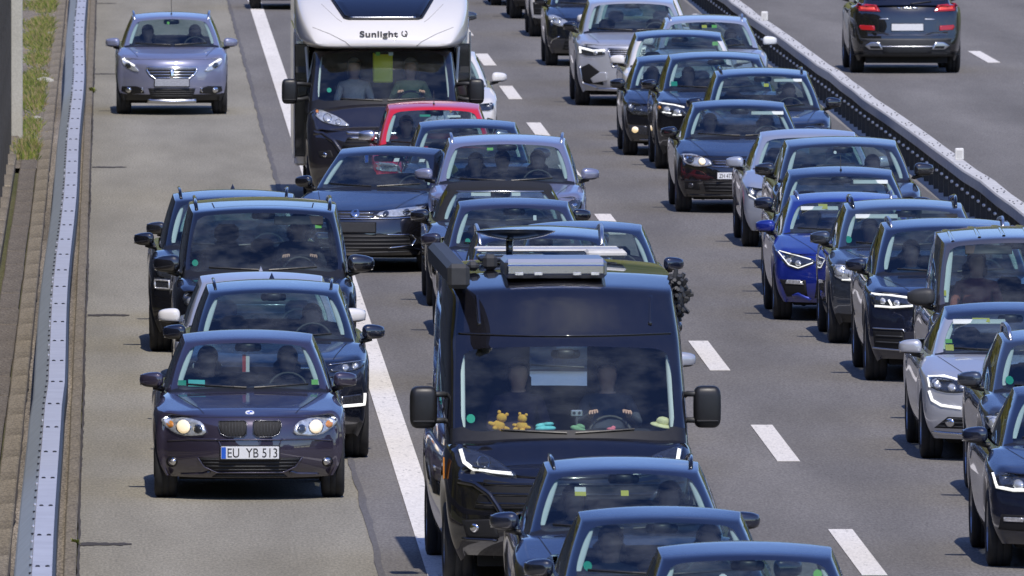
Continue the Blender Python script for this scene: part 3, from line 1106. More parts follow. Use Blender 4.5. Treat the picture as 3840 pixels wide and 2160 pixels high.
# ------------------------------------------------------------------ the setting
def road_mat(name, col, col2, speck=.35, stripe=0.0, chip=None):
    m, n, b = new_mat(name)
    tc = N(n, 'ShaderNodeTexCoord')
    mpg = N(n, 'ShaderNodeMapping')
    mpg.inputs['Scale'].default_value = (1, .10, 1)
    n.links.new(tc.outputs['Object'], mpg.inputs['Vector'])
    big = N(n, 'ShaderNodeTexNoise', Scale=.9, Detail=6.0, Roughness=.62)
    n.links.new(mpg.outputs[0], big.inputs['Vector'])
    r1 = N(n, 'ShaderNodeMapRange'); r1.inputs['From Min'].default_value = .32; r1.inputs['From Max'].default_value = .68
    n.links.new(big.outputs['Fac'], r1.inputs['Value'])
    mx = N(n, 'ShaderNodeMix', data_type='RGBA')
    mx.inputs['A'].default_value = (*col, 1); mx.inputs['B'].default_value = (*col2, 1)
    n.links.new(r1.outputs[0], mx.inputs['Factor'])
    # grain of the chippings, longer along the view so that it survives the shallow angle
    mp2 = N(n, 'ShaderNodeMapping'); mp2.inputs['Scale'].default_value = (1, .16, 1)
    n.links.new(tc.outputs['Object'], mp2.inputs['Vector'])
    sm = N(n, 'ShaderNodeTexNoise', Scale=42.0, Detail=4.0, Roughness=.75)
    n.links.new(mp2.outputs[0], sm.inputs['Vector'])
    r2 = N(n, 'ShaderNodeMapRange'); r2.inputs['From Min'].default_value = .36; r2.inputs['From Max'].default_value = .64
    r2.inputs['To Min'].default_value = 1 - speck; r2.inputs['To Max'].default_value = 1 + speck
    n.links.new(sm.outputs['Fac'], r2.inputs['Value'])
    hs = N(n, 'ShaderNodeHueSaturation')
    n.links.new(mx.outputs['Result'], hs.inputs['Color'])
    n.links.new(r2.outputs[0], hs.inputs['Value'])
    out = hs.outputs[0]
    # scattered dark oil spots
    ms = N(n, 'ShaderNodeMapping'); ms.inputs['Scale'].default_value = (1, .22, 1)
    n.links.new(tc.outputs['Object'], ms.inputs['Vector'])
    vo = N(n, 'ShaderNodeTexVoronoi', Scale=1.7); vo.inputs['Randomness'].default_value = 1
    n.links.new(ms.outputs[0], vo.inputs['Vector'])
    r3 = N(n, 'ShaderNodeMapRange'); r3.inputs['From Min'].default_value = .02; r3.inputs['From Max'].default_value = .06
    r3.inputs['To Min'].default_value = .90; r3.inputs['To Max'].default_value = 1.0
    n.links.new(vo.outputs['Distance'], r3.inputs['Value'])
    h2 = N(n, 'ShaderNodeHueSaturation')
    n.links.new(out, h2.inputs['Color']); n.links.new(r3.outputs[0], h2.inputs['Value'])
    out = h2.outputs[0]
    if stripe:
        # polished wheel tracks along the lane
        sx = N(n, 'ShaderNodeSeparateXYZ'); n.links.new(tc.outputs['Object'], sx.inputs[0])
        wv = N(n, 'ShaderNodeMath', operation='SINE')
        ml = N(n, 'ShaderNodeMath', operation='MULTIPLY'); ml.inputs[1].default_value = 2 * math.pi / 1.8
        n.links.new(sx.outputs[0], ml.inputs[0]); n.links.new(ml.outputs[0], wv.inputs[0])
        r4 = N(n, 'ShaderNodeMapRange'); r4.inputs['From Min'].default_value = -1; r4.inputs['To Min'].default_value = 1 - stripe; r4.inputs['To Max'].default_value = 1 + stripe
        n.links.new(wv.outputs[0], r4.inputs['Value'])
        h3 = N(n, 'ShaderNodeHueSaturation'); n.links.new(out, h3.inputs['Color']); n.links.new(r4.outputs[0], h3.inputs['Value'])
        out = h3.outputs[0]
    if chip:
        # worn and chipped places where the surface below shows
        mc = N(n, 'ShaderNodeMapping'); mc.inputs['Scale'].default_value = (1, .14, 1)
        n.links.new(tc.outputs['Object'], mc.inputs['Vector'])
        nc = N(n, 'ShaderNodeTexNoise', Scale=16.0, Detail=6.0, Roughness=.7)
        n.links.new(mc.outputs[0], nc.inputs['Vector'])
        rc = N(n, 'ShaderNodeMapRange'); rc.inputs['From Min'].default_value = .57; rc.inputs['From Max'].default_value = .68; rc.inputs['To Max'].default_value = .62
        n.links.new(nc.outputs['Fac'], rc.inputs['Value'])
        mm = N(n, 'ShaderNodeMix', data_type='RGBA'); mm.inputs['B'].default_value = (*chip, 1)
        n.links.new(rc.outputs[0], mm.inputs['Factor']); n.links.new(out, mm.inputs['A'])
        out = mm.outputs['Result']
    n.links.new(out, b.inputs['Base Color'])
    b.inputs['Roughness'].default_value = .9
    b.inputs['Specular IOR Level'].default_value = .2
    bp = N(n, 'ShaderNodeBump'); bp.inputs['Strength'].default_value = .25; bp.inputs['Distance'].default_value = .01
    n.links.new(sm.outputs['Fac'], bp.inputs['Height']); n.links.new(bp.outputs[0], b.inputs['Normal'])
    return m

M['asphalt'] = road_mat('asphalt', (.150, .140, .127), (.202, .190, .173), .26, .07)
M['asphalt2'] = road_mat('asphalt_dark_joint', (.125, .119, .116), (.150, .143, .140), .18)
M['shoulder'] = road_mat('shoulder_concrete', (.222, .206, .162), (.306, .285, .228), .28, .04)
M['concrete'] = road_mat('gutter_concrete', (.13, .112, .085), (.27, .235, .18), .40)
M['slabdirt'] = road_mat('weathered_slab', (.10, .088, .075), (.19, .165, .135), .45)
M['gravel'] = road_mat('gravel_strip', (.15, .13, .10), (.30, .26, .21), .6)
M['line'] = road_mat('road_paint', (.70, .665, .60), (.82, .78, .71), .12, 0, (.24, .23, .21))
M['ground'] = road_mat('verge_soil', (.075, .085, .035), (.12, .115, .06), .4)
M['joint'] = plain('tar_joint', (.055, .047, .04), .9, var=.3)
M['plinth'] = road_mat('plinth_concrete', (.26, .25, .225), (.34, .325, .30), .15)
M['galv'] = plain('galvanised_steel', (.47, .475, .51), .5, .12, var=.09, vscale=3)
M['galvside'] = plain('galvanised_shaded_flank', (.33, .37, .40), .55, .05, var=.1, vscale=3)  # darker copy of the steel, with the flank's shade put into its colour
M['beamtop'] = plain('weathered_zinc', (.57, .56, .535), .75, 0, spec=.2, var=.16, vscale=9)
M['post'] = plain('barrier_post_brown', (.030, .027, .026), .6, .2, var=.3, vscale=6)
M['bolt'] = plain('dark_bolt', (.02, .02, .022), .6)
M['boltlight'] = plain('bright_bolt', (.75, .75, .78), .35, .5)
M['wallpanel'] = plain('noise_wall_panel', (.045, .046, .05), .8, var=.3, vscale=3)
M['postconc'] = road_mat('post_concrete', (.42, .41, .36), (.52, .51, .46), .12)
M['reflector'] = plain('reflector_white', (.75, .74, .70), .3)

def sheet(name, x0, x1, y0, y1, z, mat, ny=1):
    v = []; f = []
    for i in range(ny + 1):
        y = y0 + (y1 - y0) * i / ny
        v += [(x0, y, z), (x1, y, z)]
    for i in range(ny):
        f.append((2 * i, 2 * i + 1, 2 * i + 3, 2 * i + 2))
    return tag(obj(name, v, f, mat, None, False), kind='structure')

sheet('ground', -3000, 3000, -600, 4500, -.06, M['ground'])
sheet('hard_shoulder', -.28, 2.36, 40, 900, 0, M['shoulder'])
sheet('carriageway', 2.24, 10.16, 40, 900, .004, M['asphalt'])
sheet('opposite_carriageway', 10.92, 24, 40, 900, .004, M['asphalt'])
ln = sheet('edge_line', 2.615, 2.865, 40, 900, .012, M['line'])
# the ragged tar seam between shoulder and lane
sm_v = []; sm_f = []
for i in range(240):
    y = 110 + i * 1.2
    c = 2.245 + rnd.uniform(-.012, .012); w = .018 + rnd.uniform(0, .02)
    sm_v += [(c - w, y, .008), (c + w, y, .008)]
    if i: sm_f.append((2 * i - 2, 2 * i - 1, 2 * i + 1, 2 * i))
tag(obj('tar_seam', sm_v, sm_f, M['asphalt2'], None, False), kind='structure')
lane_d = MB(); lane_d.box((0, 0, 0), (.212, 6.7, .005))
lane_m = lane_d.mesh('lane_dash', M['line'])
mk = link('lane_markings', None); tag(mk, kind='structure')
for k in range(-2, 16):
    o = link('lane_dash', lane_m, mk); o.location = (6.22, 148.2 - 6.7 + 18 * k, .006)
mk2 = link('opposite_lane_markings', None); tag(mk2, kind='structure')
for k in range(-2, 16):
    o = link('lane_dash', lane_m, mk2); o.location = (14.72, 286.9 - 18 * k, .006)
# shoulder slab joints and the crack along the kerb
for (y, x1, w) in ((281, .10, .20), (237.6, .21, .22), (190.8, .20, .24), (146.2, .17, .22), (326, .1, .2)):
    v = []; f = []
    for i in range(15):
        x = -.27 + (x1 + .27) * i / 14
        c = y + rnd.uniform(-.06, .06); ww = w * rnd.uniform(.7, 1.2) * (1 if i < 13 else .5)
        v += [(x, c - ww, .005), (x, c + ww, .005)]
        if i: f.append((2 * i - 2, 2 * i, 2 * i + 1, 2 * i - 1))
    tag(obj('slab_joint', v, f, M['joint'], None, False), kind='structure')
v = []; f = []
for i in range(420):
    y = 120 + i * .55
    c = -.287 + rnd.uniform(-.004, .004) + .006 * math.sin(y * .23); w = .007 + abs(rnd.gauss(0, .005))
    v += [(c - w, y, .007), (c + w, y, .007)]
    if i: f.append((2 * i - 2, 2 * i - 1, 2 * i + 1, 2 * i))
tag(obj('kerb_crack', v, f, M['joint'], None, False), kind='structure')

# kerb and gutter to the left of the shoulder, laid in four-metre lengths
def strip_blocks(name, piece, x0, x1, z0, z1, ya, yb, step, mat, tilt=0.0, gap=.06, jit=.006):
    root = link(name, None); tag(root, kind='structure')
    y = ya
    ms = []
    for q in range(3):
        b = MB(); b.box((x0, 0, z0), (x1, step - gap, z1 + rnd.uniform(-jit, jit)), bev=.012)
        if tilt: b.v = [(a, c, d + (tilt * (a - x0) if d > (z0 + z1) / 2 else 0)) for a, c, d in b.v]
        ms.append(b.mesh(piece, mat))
    while y < yb:
        o = link(piece, rnd.choice(ms), root)
        o.location = (rnd.uniform(-jit, jit), y, rnd.uniform(-jit, jit) * .6)
        y += step
    return root
strip_blocks('kerb', 'kerb_stone', -.405, -.30, -.05, .035, 120, 420, 4.0, M['concrete'], gap=.02, jit=.002)
sheet('gravel_bed', -.86, -.40, 40, 900, -.02, M['gravel'])
strip_blocks('drain_channel', 'channel_slab', -1.035, -.865, -.08, .02, 120, 420, 4.0, M['concrete'], tilt=.12, gap=.015, jit=.002)
strip_blocks('verge_paving', 'paving_slab', -1.27, -1.045, -.08, .03, 120, 237, 4.0, M['slabdirt'], gap=.12)

v = []; f = []
for i in range(300):
    y = 120 + i * 1.0
    c_ = -.862 + rnd.uniform(-.006, .006); w = .009 + abs(rnd.gauss(0, .004))
    v += [(c_ - w, y, .024), (c_ + w, y, .024)]
    if i: f.append((2 * i - 2, 2 * i - 1, 2 * i + 1, 2 * i))
tag(obj('channel_joint', v, f, M['joint'], None, False), kind='structure')

# ------------------------------------------------------------------ crash barrier on the left
gr = tag(link('guard_rail', None), 'pale galvanised steel guard rail running along the left edge of the shoulder', 'guard rail')
gr.location = (-.5, 117.4, 0)
def rail_x(y):
    return -.02 * math.sin(y * .045) - .018 * (1 if y < 158 else 0) + .012 * math.sin(y * .13)
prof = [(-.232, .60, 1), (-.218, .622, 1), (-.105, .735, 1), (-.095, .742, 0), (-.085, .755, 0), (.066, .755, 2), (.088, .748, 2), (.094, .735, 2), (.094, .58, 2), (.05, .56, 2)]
bolt = MB(); bolt.lathe([(0, .018), (.010, .016), (.014, .0001)], 8, 'z'); bolt_m = bolt.mesh('bolt', M['bolt'], True)
bl = MB(); bl.lathe([(0, .018), (.012, .015), (.016, .0001)], 8, 'z'); boltl_m = bl.mesh('bolt', M['boltlight'], True)
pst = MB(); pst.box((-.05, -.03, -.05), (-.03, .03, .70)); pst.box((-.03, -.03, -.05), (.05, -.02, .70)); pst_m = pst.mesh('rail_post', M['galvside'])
for k in range(56):
    ya = k * 4.2; yb = ya + 4.2
    x0, x1 = rail_x(117.4 + ya), rail_x(117.4 + yb)
    v = []; f = []; mi = []
    for (y, x, dz) in ((ya, x0, 0), (yb + .05, x1, .003)):
        v += [(a + x, y, z + dz) for a, z, _ in prof]
    n = len(prof)
    for i in range(n - 1):
        f.append((i, i + 1, n + i + 1, n + i)); mi.append(prof[i][2])
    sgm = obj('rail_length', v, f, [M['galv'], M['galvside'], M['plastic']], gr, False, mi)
    for (dx, dy) in ((-.045, .12), (.03, .12)):
        b = link('bolt', bolt_m, sgm); b.location = (x0 + dx, ya + dy, .755); b.scale = (1, 3.2, 1)
    for q in range(4):
        b = link('bolt', boltl_m if rnd.random() < .25 else bolt_m, sgm); b.location = (x0 + (x1 - x0) * q / 4 - .10, ya + .5 + q * 1.05, .742); b.scale = (.75, 3.0, 1)
    b = link('rail_post', pst_m, sgm); b.location = (x0 - .06, ya + .12, 0)

# ------------------------------------------------------------------ median barrier
mb = tag(link('median_barrier', None), 'weathered steel median barrier with dark posts on a concrete plinth', 'crash barrier')
mb.location = (10.57, 130, 0)
def med_x(y):
    return (y - 230) * .0008
v = []; f = []
pr = [(-.36, -.02), (-.33, .12), (-.17, .40), (-.14, .42), (.16, .42), (.19, .40), (.33, .12), (.36, -.02)]
for i in range(51):
    y = i * 4.6
    v += [(a + med_x(130 + y), y, z) for a, z in pr]
for i in range(50):
    for k in range(7):
        a = i * 8 + k
        f.append((a, a + 1, a + 9, a + 8))
obj('plinth', v, f, M['plinth'], mb, False)
ps = MB(); ps.box((-.055, -.05, .40), (.055, .05, .86)); ps_m = ps.mesh('post', M['post'])
b8 = MB(); b8.lathe([(0, .022), (-.010, .02), (-.014, .0001)], 8, 'y'); b8_m = b8.mesh('bolt', M['boltlight'], True)
for k in range(170):
    y = k * 1.33
    o = link('post', ps_m, mb); o.location = (med_x(130 + y) - .02, y, 0)
    b = link('bolt', b8_m, o); b.location = (-.02, -.052, .66)
for k in range(57):
    ya = k * 4.0; yb = ya + 4.0
    kk = [0, .006, .014, .004, -.010, -.014, -.004, .008, .016, .004, -.012]; j0 = kk[k % 11]; j1 = kk[(k + 1) % 11]
    x0, x1 = med_x(130 + ya) + j0, med_x(130 + yb) + j1
    z0, z1 = .010 * kk[(k * 3) % 11] / .016, .010 * kk[(k * 3 + 3) % 11] / .016
    pf = [(-.09, .80), (-.095, .815), (-.095, .925), (-.082, .945), (.085, .945), (.098, .93), (.098, .81)]
    v = []
    for (y, x, dz) in ((ya, x0, z0), (yb, x1, z1)):
        v += [(a + x, y, z + dz) for a, z in pf]
    n = len(pf); f = [(i, i + 1, n + i + 1, n + i) for i in range(n - 1)] + [(n - 1, 0, n, 2 * n - 1)]
    sg = obj('beam', v, f, M['beamtop'], mb, False)
    hb = MB()
    for (dx, dy) in ((-.045, .5), (.02, .3), (.05, .7), (-.02, 1.1), (.045, 1.4), (-.05, 1.6)):
        xx = x0 + (x1 - x0) * dy / 4 + dx + rnd.uniform(-.01, .01); zz = z0 + (z1 - z0) * dy / 4 + .947
        hb.box((xx - .007, ya + dy - .06, zz), (xx + .007, ya + dy + .06, zz + .005))
    hb.build('bolt_heads', M['bolt'], sg)
rf = MB(); rf.box((-.055, -.03, 0), (.055, .03, .15), bev=.012); rf.box((-.035, -.036, .03), (.035, -.031, .12), 1)
rf_m = rf.mesh('reflector', [M['reflector'], M['beamtop']])
for y, lb in ((278.3, 'small white reflector block on the median barrier behind the silver mirror'), (213.2, 'small white reflector block on the median barrier nearest the camera'), (346, 'small white reflector block on the median barrier farthest away')):
    o = link('barrier_reflector', rf_m); o.location = (10.60 + med_x(y), y, .945)
    tag(o, lb, 'reflector', 'reflector blocks on the median barrier')

# ------------------------------------------------------------------ noise wall, verge plants
nw = tag(link('noise_wall', None), 'dark panelled noise wall with a pale concrete end post at the left', 'wall')
nw.location = (-1.55, 248, 0)
b = MB(); b.box((.09, -.10, -.1), (.262, .12, 3.4), bev=.015); b.build('end_post', M['postconc'], nw)
bd = MB(); bd.box((-.05, -3.9, 0), (.095, -.12, .30), bev=.012); bd_m = bd.mesh('panel_board', M['wallpanel'])
pp = MB(); pp.box((-.08, -.10, -.1), (.12, .10, 3.4)); pp_m = pp.mesh('wall_post', M['wallpanel'])
cp = MB(); cp.box((-.12, -3.98, -.1), (.215, 0, .10), bev=.02); cp_m = cp.mesh('coping_block', M['concrete'])
for k in range(26):
    for q in range(10):
        o = link('panel_board', bd_m, nw); o.location = (0, -k * 4, .16 + q * .315)
    if k: link('wall_post', pp_m, nw).location = (0, -k * 4, 0)
    o = link('coping_block', cp_m, nw); o.location = (0, -k * 4 - .12, rnd.uniform(-.012, .012))

def grass_patch(name, label, x0, x1, y0, y1, n, hmin, hmax, cols):
    v = []; f = []; mi = []
    for i in range(n):
        x, y = rnd.uniform(x0, x1), rnd.uniform(y0, y1)
        dens = math.sin(y * .55) + math.sin(y * .21 + 1) + math.sin(x * 9)
        if dens < rnd.uniform(-1.6, 1.0): continue
        h = rnd.uniform(hmin, hmax) * (.7 + .2 * dens); a = rnd.uniform(0, 6.28); w = rnd.uniform(.006, .014)
        lx, ly = rnd.gauss(0, .05), rnd.gauss(0, .05)
        b = len(v)
        v += [(x - w * math.cos(a), y - w * math.sin(a), -.03), (x + w * math.cos(a), y + w * math.sin(a), -.03), (x + lx * .5 + w * .6, y + ly * .5, h * .6), (x + lx, y + ly, h)]
        f += [(b, b + 1, b + 2), (b, b + 2, b + 3)]
        c = rnd.randrange(len(cols)); mi += [c, c]
    return tag(obj(name, v, f, cols, None, False, mi), label, 'grass', kind='stuff')
G = [plain('grass_green', (.15, .20, .03), .8), plain('grass_light', (.26, .28, .06), .8), plain('grass_dry', (.32, .26, .13), .9), plain('grass_deep', (.06, .10, .02), .8)]
grass_patch('verge_grass', 'patchy green and dry grass on the verge behind the guard rail', -1.75, -1.04, 240, 352, 26000, .05, .16, G + [G[0], G[2]])
sheet('verge_earth', -1.9, -1.03, 237, 420, .01, M['gravel'])
stn = []
for q in range(3):
    vv, ff = superell(0, 0, 0, .09, .12, .05, .9, 9, 5)
    vv = [(a * rnd.uniform(.75, 1.25), c * rnd.uniform(.75, 1.25), d * rnd.uniform(.8, 1.3)) for a, c, d in vv]
    stn.append(raw_mesh('stone', vv, ff, M['postconc'], False))
for i, (x, y, sc, lb) in enumerate(((-1.10, 303, 1.0, 'pale rounded stone beside the drain channel, topmost of the verge stones'), (-1.14, 279, .8, 'pale rounded stone in the verge grass below the dark twig'),
                                (-1.08, 276, 1.1, 'largest pale stone at the right edge of the verge grass'), (-1.25, 277, .8, 'pale rounded stone next to the concrete post in the verge'),
                                (-1.12, 258, .6, 'small pale stone low in the verge grass'))):
    o = link('stone', stn[i % 3]); o.location = (x, y, .04 * sc); o.scale = (sc * .6, sc * 1.2, sc); o.rotation_euler = (0, 0, i)
    tag(o, lb, 'stone', 'stones on the verge')
def weed(name, label, x, y, n, h):
    v = []; f = []; mi = []
    for i in range(n):
        a = rnd.uniform(0, 6.28); r_ = rnd.uniform(.3, 1) * h
        px, py, pz = x + math.cos(a) * r_ * .6, y + math.sin(a) * r_ * .6, rnd.uniform(.2, 1) * h
        w = h * .22; b = len(v)
        v += [(x, y, .0), (px - w * math.sin(a), py + w * math.cos(a), pz * .8), (px * 1 + math.cos(a) * w, py + math.sin(a) * w, pz), (px + w * math.sin(a), py - w * math.cos(a), pz * .8)]
        f += [(b, b + 1, b + 2), (b, b + 2, b + 3)]; c = rnd.randrange(2); mi += [c, c]
    return tag(obj(name, v, f, [G[0], G[1]], None, False, mi), label, 'weed', 'weeds at the kerb')
weed('weed', 'small green weed growing at the kerb crack level with the far silver car', -.30, 271, 40, .10)
weed('weed', 'small green weed at the kerb joint near the bottom left corner', -.31, 146, 46, .07)

# far wooded hills that close the valley (seen in the car roofs' reflections)
def hill_mat():
    m, n, b = new_mat('hill_woods')
    tc = N(n, 'ShaderNodeTexCoord'); nz = N(n, 'ShaderNodeTexNoise', Scale=.02, Detail=8.0, Roughness=.7)
    n.links.new(tc.outputs['Object'], nz.inputs['Vector'])
    cr = N(n, 'ShaderNodeValToRGB')
    cr.color_ramp.elements[0].position = .35; cr.color_ramp.elements[0].color = (.045, .06, .02, 1)
    cr.color_ramp.elements[1].position = .62; cr.color_ramp.elements[1].color = (.15, .15, .06, 1)
    n.links.new(nz.outputs['Fac'], cr.inputs[0]); n.links.new(cr.outputs[0], b.inputs['Base Color'])
    b.inputs['Roughness'].default_value = 1; b.inputs['Specular IOR Level'].default_value = 0
    return m
v = []; f = []
NA, NR = 90, 8
for i in range(NA + 1):
    az = R(-100 + 200 * i / NA)
    hh = 104 + 30 * math.sin(i * .31) + 14 * math.sin(i * .83 + 2) + 6 * math.sin(i * 2.1)
    for k in range(NR + 1):
        t = k / NR
        r_ = 760 + 700 * t
        v.append((r_ * math.sin(az), r_ * math.cos(az), hh * math.sin(t * math.pi * .62) * 1.05 - 1 + rnd.uniform(-2, 2) * t))
for i in range(NA):
    for k in range(NR):
        a = i * (NR + 1) + k
        f.append((a, a + NR + 1, a + NR + 2, a + 1))
HM = hill_mat()
tag(obj('hills', v, f, HM, None, True), kind='structure')
# the wooded slope that rises beyond the noise wall, out of frame (mirrored in the car flanks)
def slope_mat():
    m, n, b = new_mat('slope_woods')
    tc = N(n, 'ShaderNodeTexCoord'); nz = N(n, 'ShaderNodeTexNoise', Scale=.35, Detail=9.0, Roughness=.72)
    n.links.new(tc.outputs['Object'], nz.inputs['Vector'])
    cr = N(n, 'ShaderNodeValToRGB')
    cr.color_ramp.elements[0].position = .38; cr.color_ramp.elements[0].color = (.020, .022, .008, 1)
    cr.color_ramp.elements[1].position = .66; cr.color_ramp.elements[1].color = (.16, .14, .045, 1)
    n.links.new(nz.outputs['Fac'], cr.inputs[0]); n.links.new(cr.outputs[0], b.inputs['Base Color'])
    b.inputs['Roughness'].default_value = 1; b.inputs['Specular IOR Level'].default_value = 0
    return m
v = []; f = []
NY_, NX_ = 170, 14
for i in range(NY_ + 1):
    y = 40 + 520 * i / NY_
    for k in range(NX_ + 1):
        t = k / NX_
        x = -7 - 34 * t
        v.append((x + rnd.uniform(-.8, .8), y + rnd.uniform(-1, 1), 0 if k == 0 else (26 + 3 * math.sin(y * .09) + 2.5 * math.sin(y * .31)) * t ** .55 + rnd.uniform(-1.2, 1.2)))
for i in range(NY_):
    for k in range(NX_):
        a = i * (NX_ + 1) + k
        f.append((a, a + 1, a + NX_ + 2, a + NX_ + 1))
tag(obj('wooded_slope', v, f, slope_mat(), None, False), kind='structure')
# ------------------------------------------------------------------ people
def skin_body(joints, edges, level=2):
    """one continuous body grown over a joint skeleton; joints: name -> (x, y, z, rx, ry)"""
    names = list(joints)
    me = bpy.data.meshes.new('skeleton')
    me.from_pydata([joints[n][:3] for n in names], [(names.index(a), names.index(b)) for a, b in edges], [])
    o = bpy.data.objects.new('skeleton', me); COL.objects.link(o)
    o.modifiers.new('skin', 'SKIN')
    if not me.skin_vertices: me.skin_vertices.new()
    sv = me.skin_vertices[0].data
    for i, n in enumerate(names):
        sv[i].radius = joints[n][3:5]
    sv[0].use_root = True
    sm = o.modifiers.new('sub', 'SUBSURF'); sm.levels = level; sm.render_levels = level
    dg = bpy.context.evaluated_depsgraph_get()
    m2 = bpy.data.meshes.new_from_object(o.evaluated_get(dg))
    bpy.data.objects.remove(o); bpy.data.meshes.remove(me)
    return m2

def seated_person(driver):
    """origin at the seat cushion under the hips; faces -y; hands on the wheel or in the lap"""
    J = {}; Ed = []
    def j(n, x, y, z, r, r2=None): J[n] = (x, y, z, r, r2 or r)
    j('pelvis', 0, 0, .10, .155, .12); j('waist', 0, .05, .24, .145, .105); j('chest', 0, .10, .40, .165, .115); j('upper', 0, .13, .50, .145, .095)
    j('neck', 0, .125, .575, .043); j('head0', 0, .105, .650, .070, .080); j('head1', 0, .11, .735, .100, .110); j('head2', 0, .118, .81, .078, .092)
    Ed += [('pelvis', 'waist'), ('waist', 'chest'), ('chest', 'upper'), ('upper', 'neck'), ('neck', 'head0'), ('head0', 'head1'), ('head1', 'head2')]
    for s, sg in (('l', -1), ('r', 1)):
        j('sh' + s, sg * .17, .13, .505, .062)
        if driver:
            j('el' + s, sg * .25, -.06, .32, .045); j('wr' + s, sg * .155, -.30, .41, .03); j('pa' + s, sg * .145, -.365, .435, .034, .02)
            tips = [(-.05 * sg + .0, -.40, .47), (-.03 * sg, -.415, .463), (-.01 * sg, -.42, .453), (.012 * sg, -.415, .442)]
            base = (sg * .145, -.385, .442)
        else:
            j('el' + s, sg * .24, .02, .28, .045); j('wr' + s, sg * .10, -.18, .235, .03); j('pa' + s, sg * .07, -.245, .23, .034, .02)
            tips = [(-.05 * sg, -.29, .245), (-.03 * sg, -.31, .238), (-.01 * sg, -.315, .232), (.012 * sg, -.305, .226)]
            base = (sg * .07, -.26, .23)
        Ed += [('upper', 'sh' + s), ('sh' + s, 'el' + s), ('el' + s, 'wr' + s), ('wr' + s, 'pa' + s)]
        for k, t in enumerate(tips):
            bx = base[0] + (k - 1.5) * .016 * sg
            px = bx + t[0] * .25
            j('f%d%s' % (k, s), px, base[1] - .03, base[2] + .012 - .004 * k, .0095); j('g%d%s' % (k, s), px, (base[1] - .062 + .006 * abs(k - 1.5)), base[2] - .012 - .004 * k, .008)
            Ed += [('pa' + s, 'f%d%s' % (k, s)), ('f%d%s' % (k, s), 'g%d%s' % (k, s))]
        j('th' + s, J['pa' + s][0] - sg * .045, J['pa' + s][1] - .01, J['pa' + s][2] + .02, .011); Ed += [('pa' + s, 'th' + s)]
        j('hi' + s, sg * .10, -.02, .09, .09); j('kn' + s, sg * .13, -.42, .13, .065); j('an' + s, sg * .12, -.62, -.20, .045); j('to' + s, sg * .12, -.78, -.20, .04)
        Ed += [('pelvis', 'hi' + s), ('hi' + s, 'kn' + s), ('kn' + s, 'an' + s), ('an' + s, 'to' + s)]
    me = skin_body(J, Ed, 1)
    mi = []
    for p in me.polygons:
        c = p.center
        hand = (c.y < -.31 and c.z > .38) if driver else (c.y < -.19 and c.z > .20 and abs(c.x) < .16)
        mi.append(0 if (c.z > .575 and abs(c.x) < .12) or hand else (2 if c.z < .18 else 1))
    # a nose, brow and chin pushed out of the head
    for v in me.vertices:
        x, y, z = v.co
        if z > .60 and y < .09 and abs(x) < .10:
            nose = math.exp(-(x / .016) ** 2 - ((z - .715) / .026) ** 2) * .030
            brow = math.exp(-(x / .05) ** 2 - ((z - .765) / .015) ** 2) * .006
            chin = math.exp(-(x / .03) ** 2 - ((z - .645) / .02) ** 2) * .012
            eye = -math.exp(-((abs(x) - .032) / .016) ** 2 - ((z - .742) / .012) ** 2) * .008
            v.co.y -= nose + brow + chin + eye
    return me, mi

def hair_mesh(mat, long=False):
    v, f = superell(0, .135, .765, .094, .105, .105, .95, 20, 12)
    keep = []
    for q in f:
        cx = sum(v[k][0] for k in q) / 4; cy = sum(v[k][1] for k in q) / 4; cz = sum(v[k][2] for k in q) / 4
        if cz > .815 or (cy > .10 and cz > (.60 if long else .69)) or (abs(cx) > .078 and cz > (.62 if long else .73) and cy > .055): keep.append(q)
    v = [(a * (1.02 if c > .7 else 1.1), b, c if not (long and c < .72) else c - .10) for a, b, c in v]
    return raw_mesh('hair', v, keep, mat, True)

DRV = seated_person(True); PAS = seated_person(False)
SHIRT = {}
def person(car, side, label, shirt, hair='hair', long=False, driver=False, dz=0.0, dy=0.0, dx=0.0, sc=1.0, group=None):
    """sits a person on a front (or rear) seat of the car, in the car's own place and heading"""
    p = car.p
    me, mi = DRV if driver else PAS
    key = (driver, shirt)
    if key not in SHIRT:
        m2 = me.copy()
        m2.materials.clear()
        sm = plain('shirt_cloth_%d' % len(SHIRT), shirt, .9, var=.12)
        for m_ in (M['skin'], sm, M['cloth']): m2.materials.append(m_)
        m2.polygons.foreach_set('material_index', mi)
        m2.polygons.foreach_set('use_smooth', [True] * len(m2.polygons))
        SHIRT[key] = m2
    o = link('person', SHIRT[key])
    w = p['wbelt'] * .90
    sx = min(.37, w * .52)
    zs = p.get('seat_z', .26 + max(0, p['H'] - 1.45) * .7 + p.get('seat_up', 0))
    loc = Vector((side * sx + dx, p['cowl_y'] + 1.08 + .02 + dy, zs + .15 + dz))
    mt = Matrix.Translation(car.root.location) @ Matrix.Rotation(car.root.rotation_euler.z, 4, 'Z')
    o.location = mt @ loc
    o.rotation_euler = (0, 0, car.root.rotation_euler.z)
    o.scale = (sc, sc, sc)
    tag(o, label, 'person', group)
    hm = shared(('hair', hair, long), lambda: hair_mesh(M[hair], long))
    link('hair', hm, o)
    return o
# ------------------------------------------------------------------ the vehicles
SUV = dict(L=4.4, W=.90, H=1.60, zl=.92, cowl_y=1.10, cowl_z=1.09, belt=1.06, hdr_y=1.88, hdr_z=1.50, wbelt=.80, wroof=.635, R=.345, oh=.86, wbs=2.65, rb_y=4.15, rt_y=3.75, deck=1.10, rc=.05, clad=True, tw=.22, zb=.24, yp=(.10, .03, 0, .01, .03, .10))
SEDAN = dict(L=4.55, W=.885, H=1.43, zl=.72, cowl_y=1.25, cowl_z=.95, belt=.92, hdr_y=2.02, hdr_z=1.345, wroof=.585, wbelt=.775, rb_y=4.10, rt_y=3.25, deck=1.00, oh=.88, wbs=2.7)
HATCH = dict(L=4.2, W=.875, H=1.44)

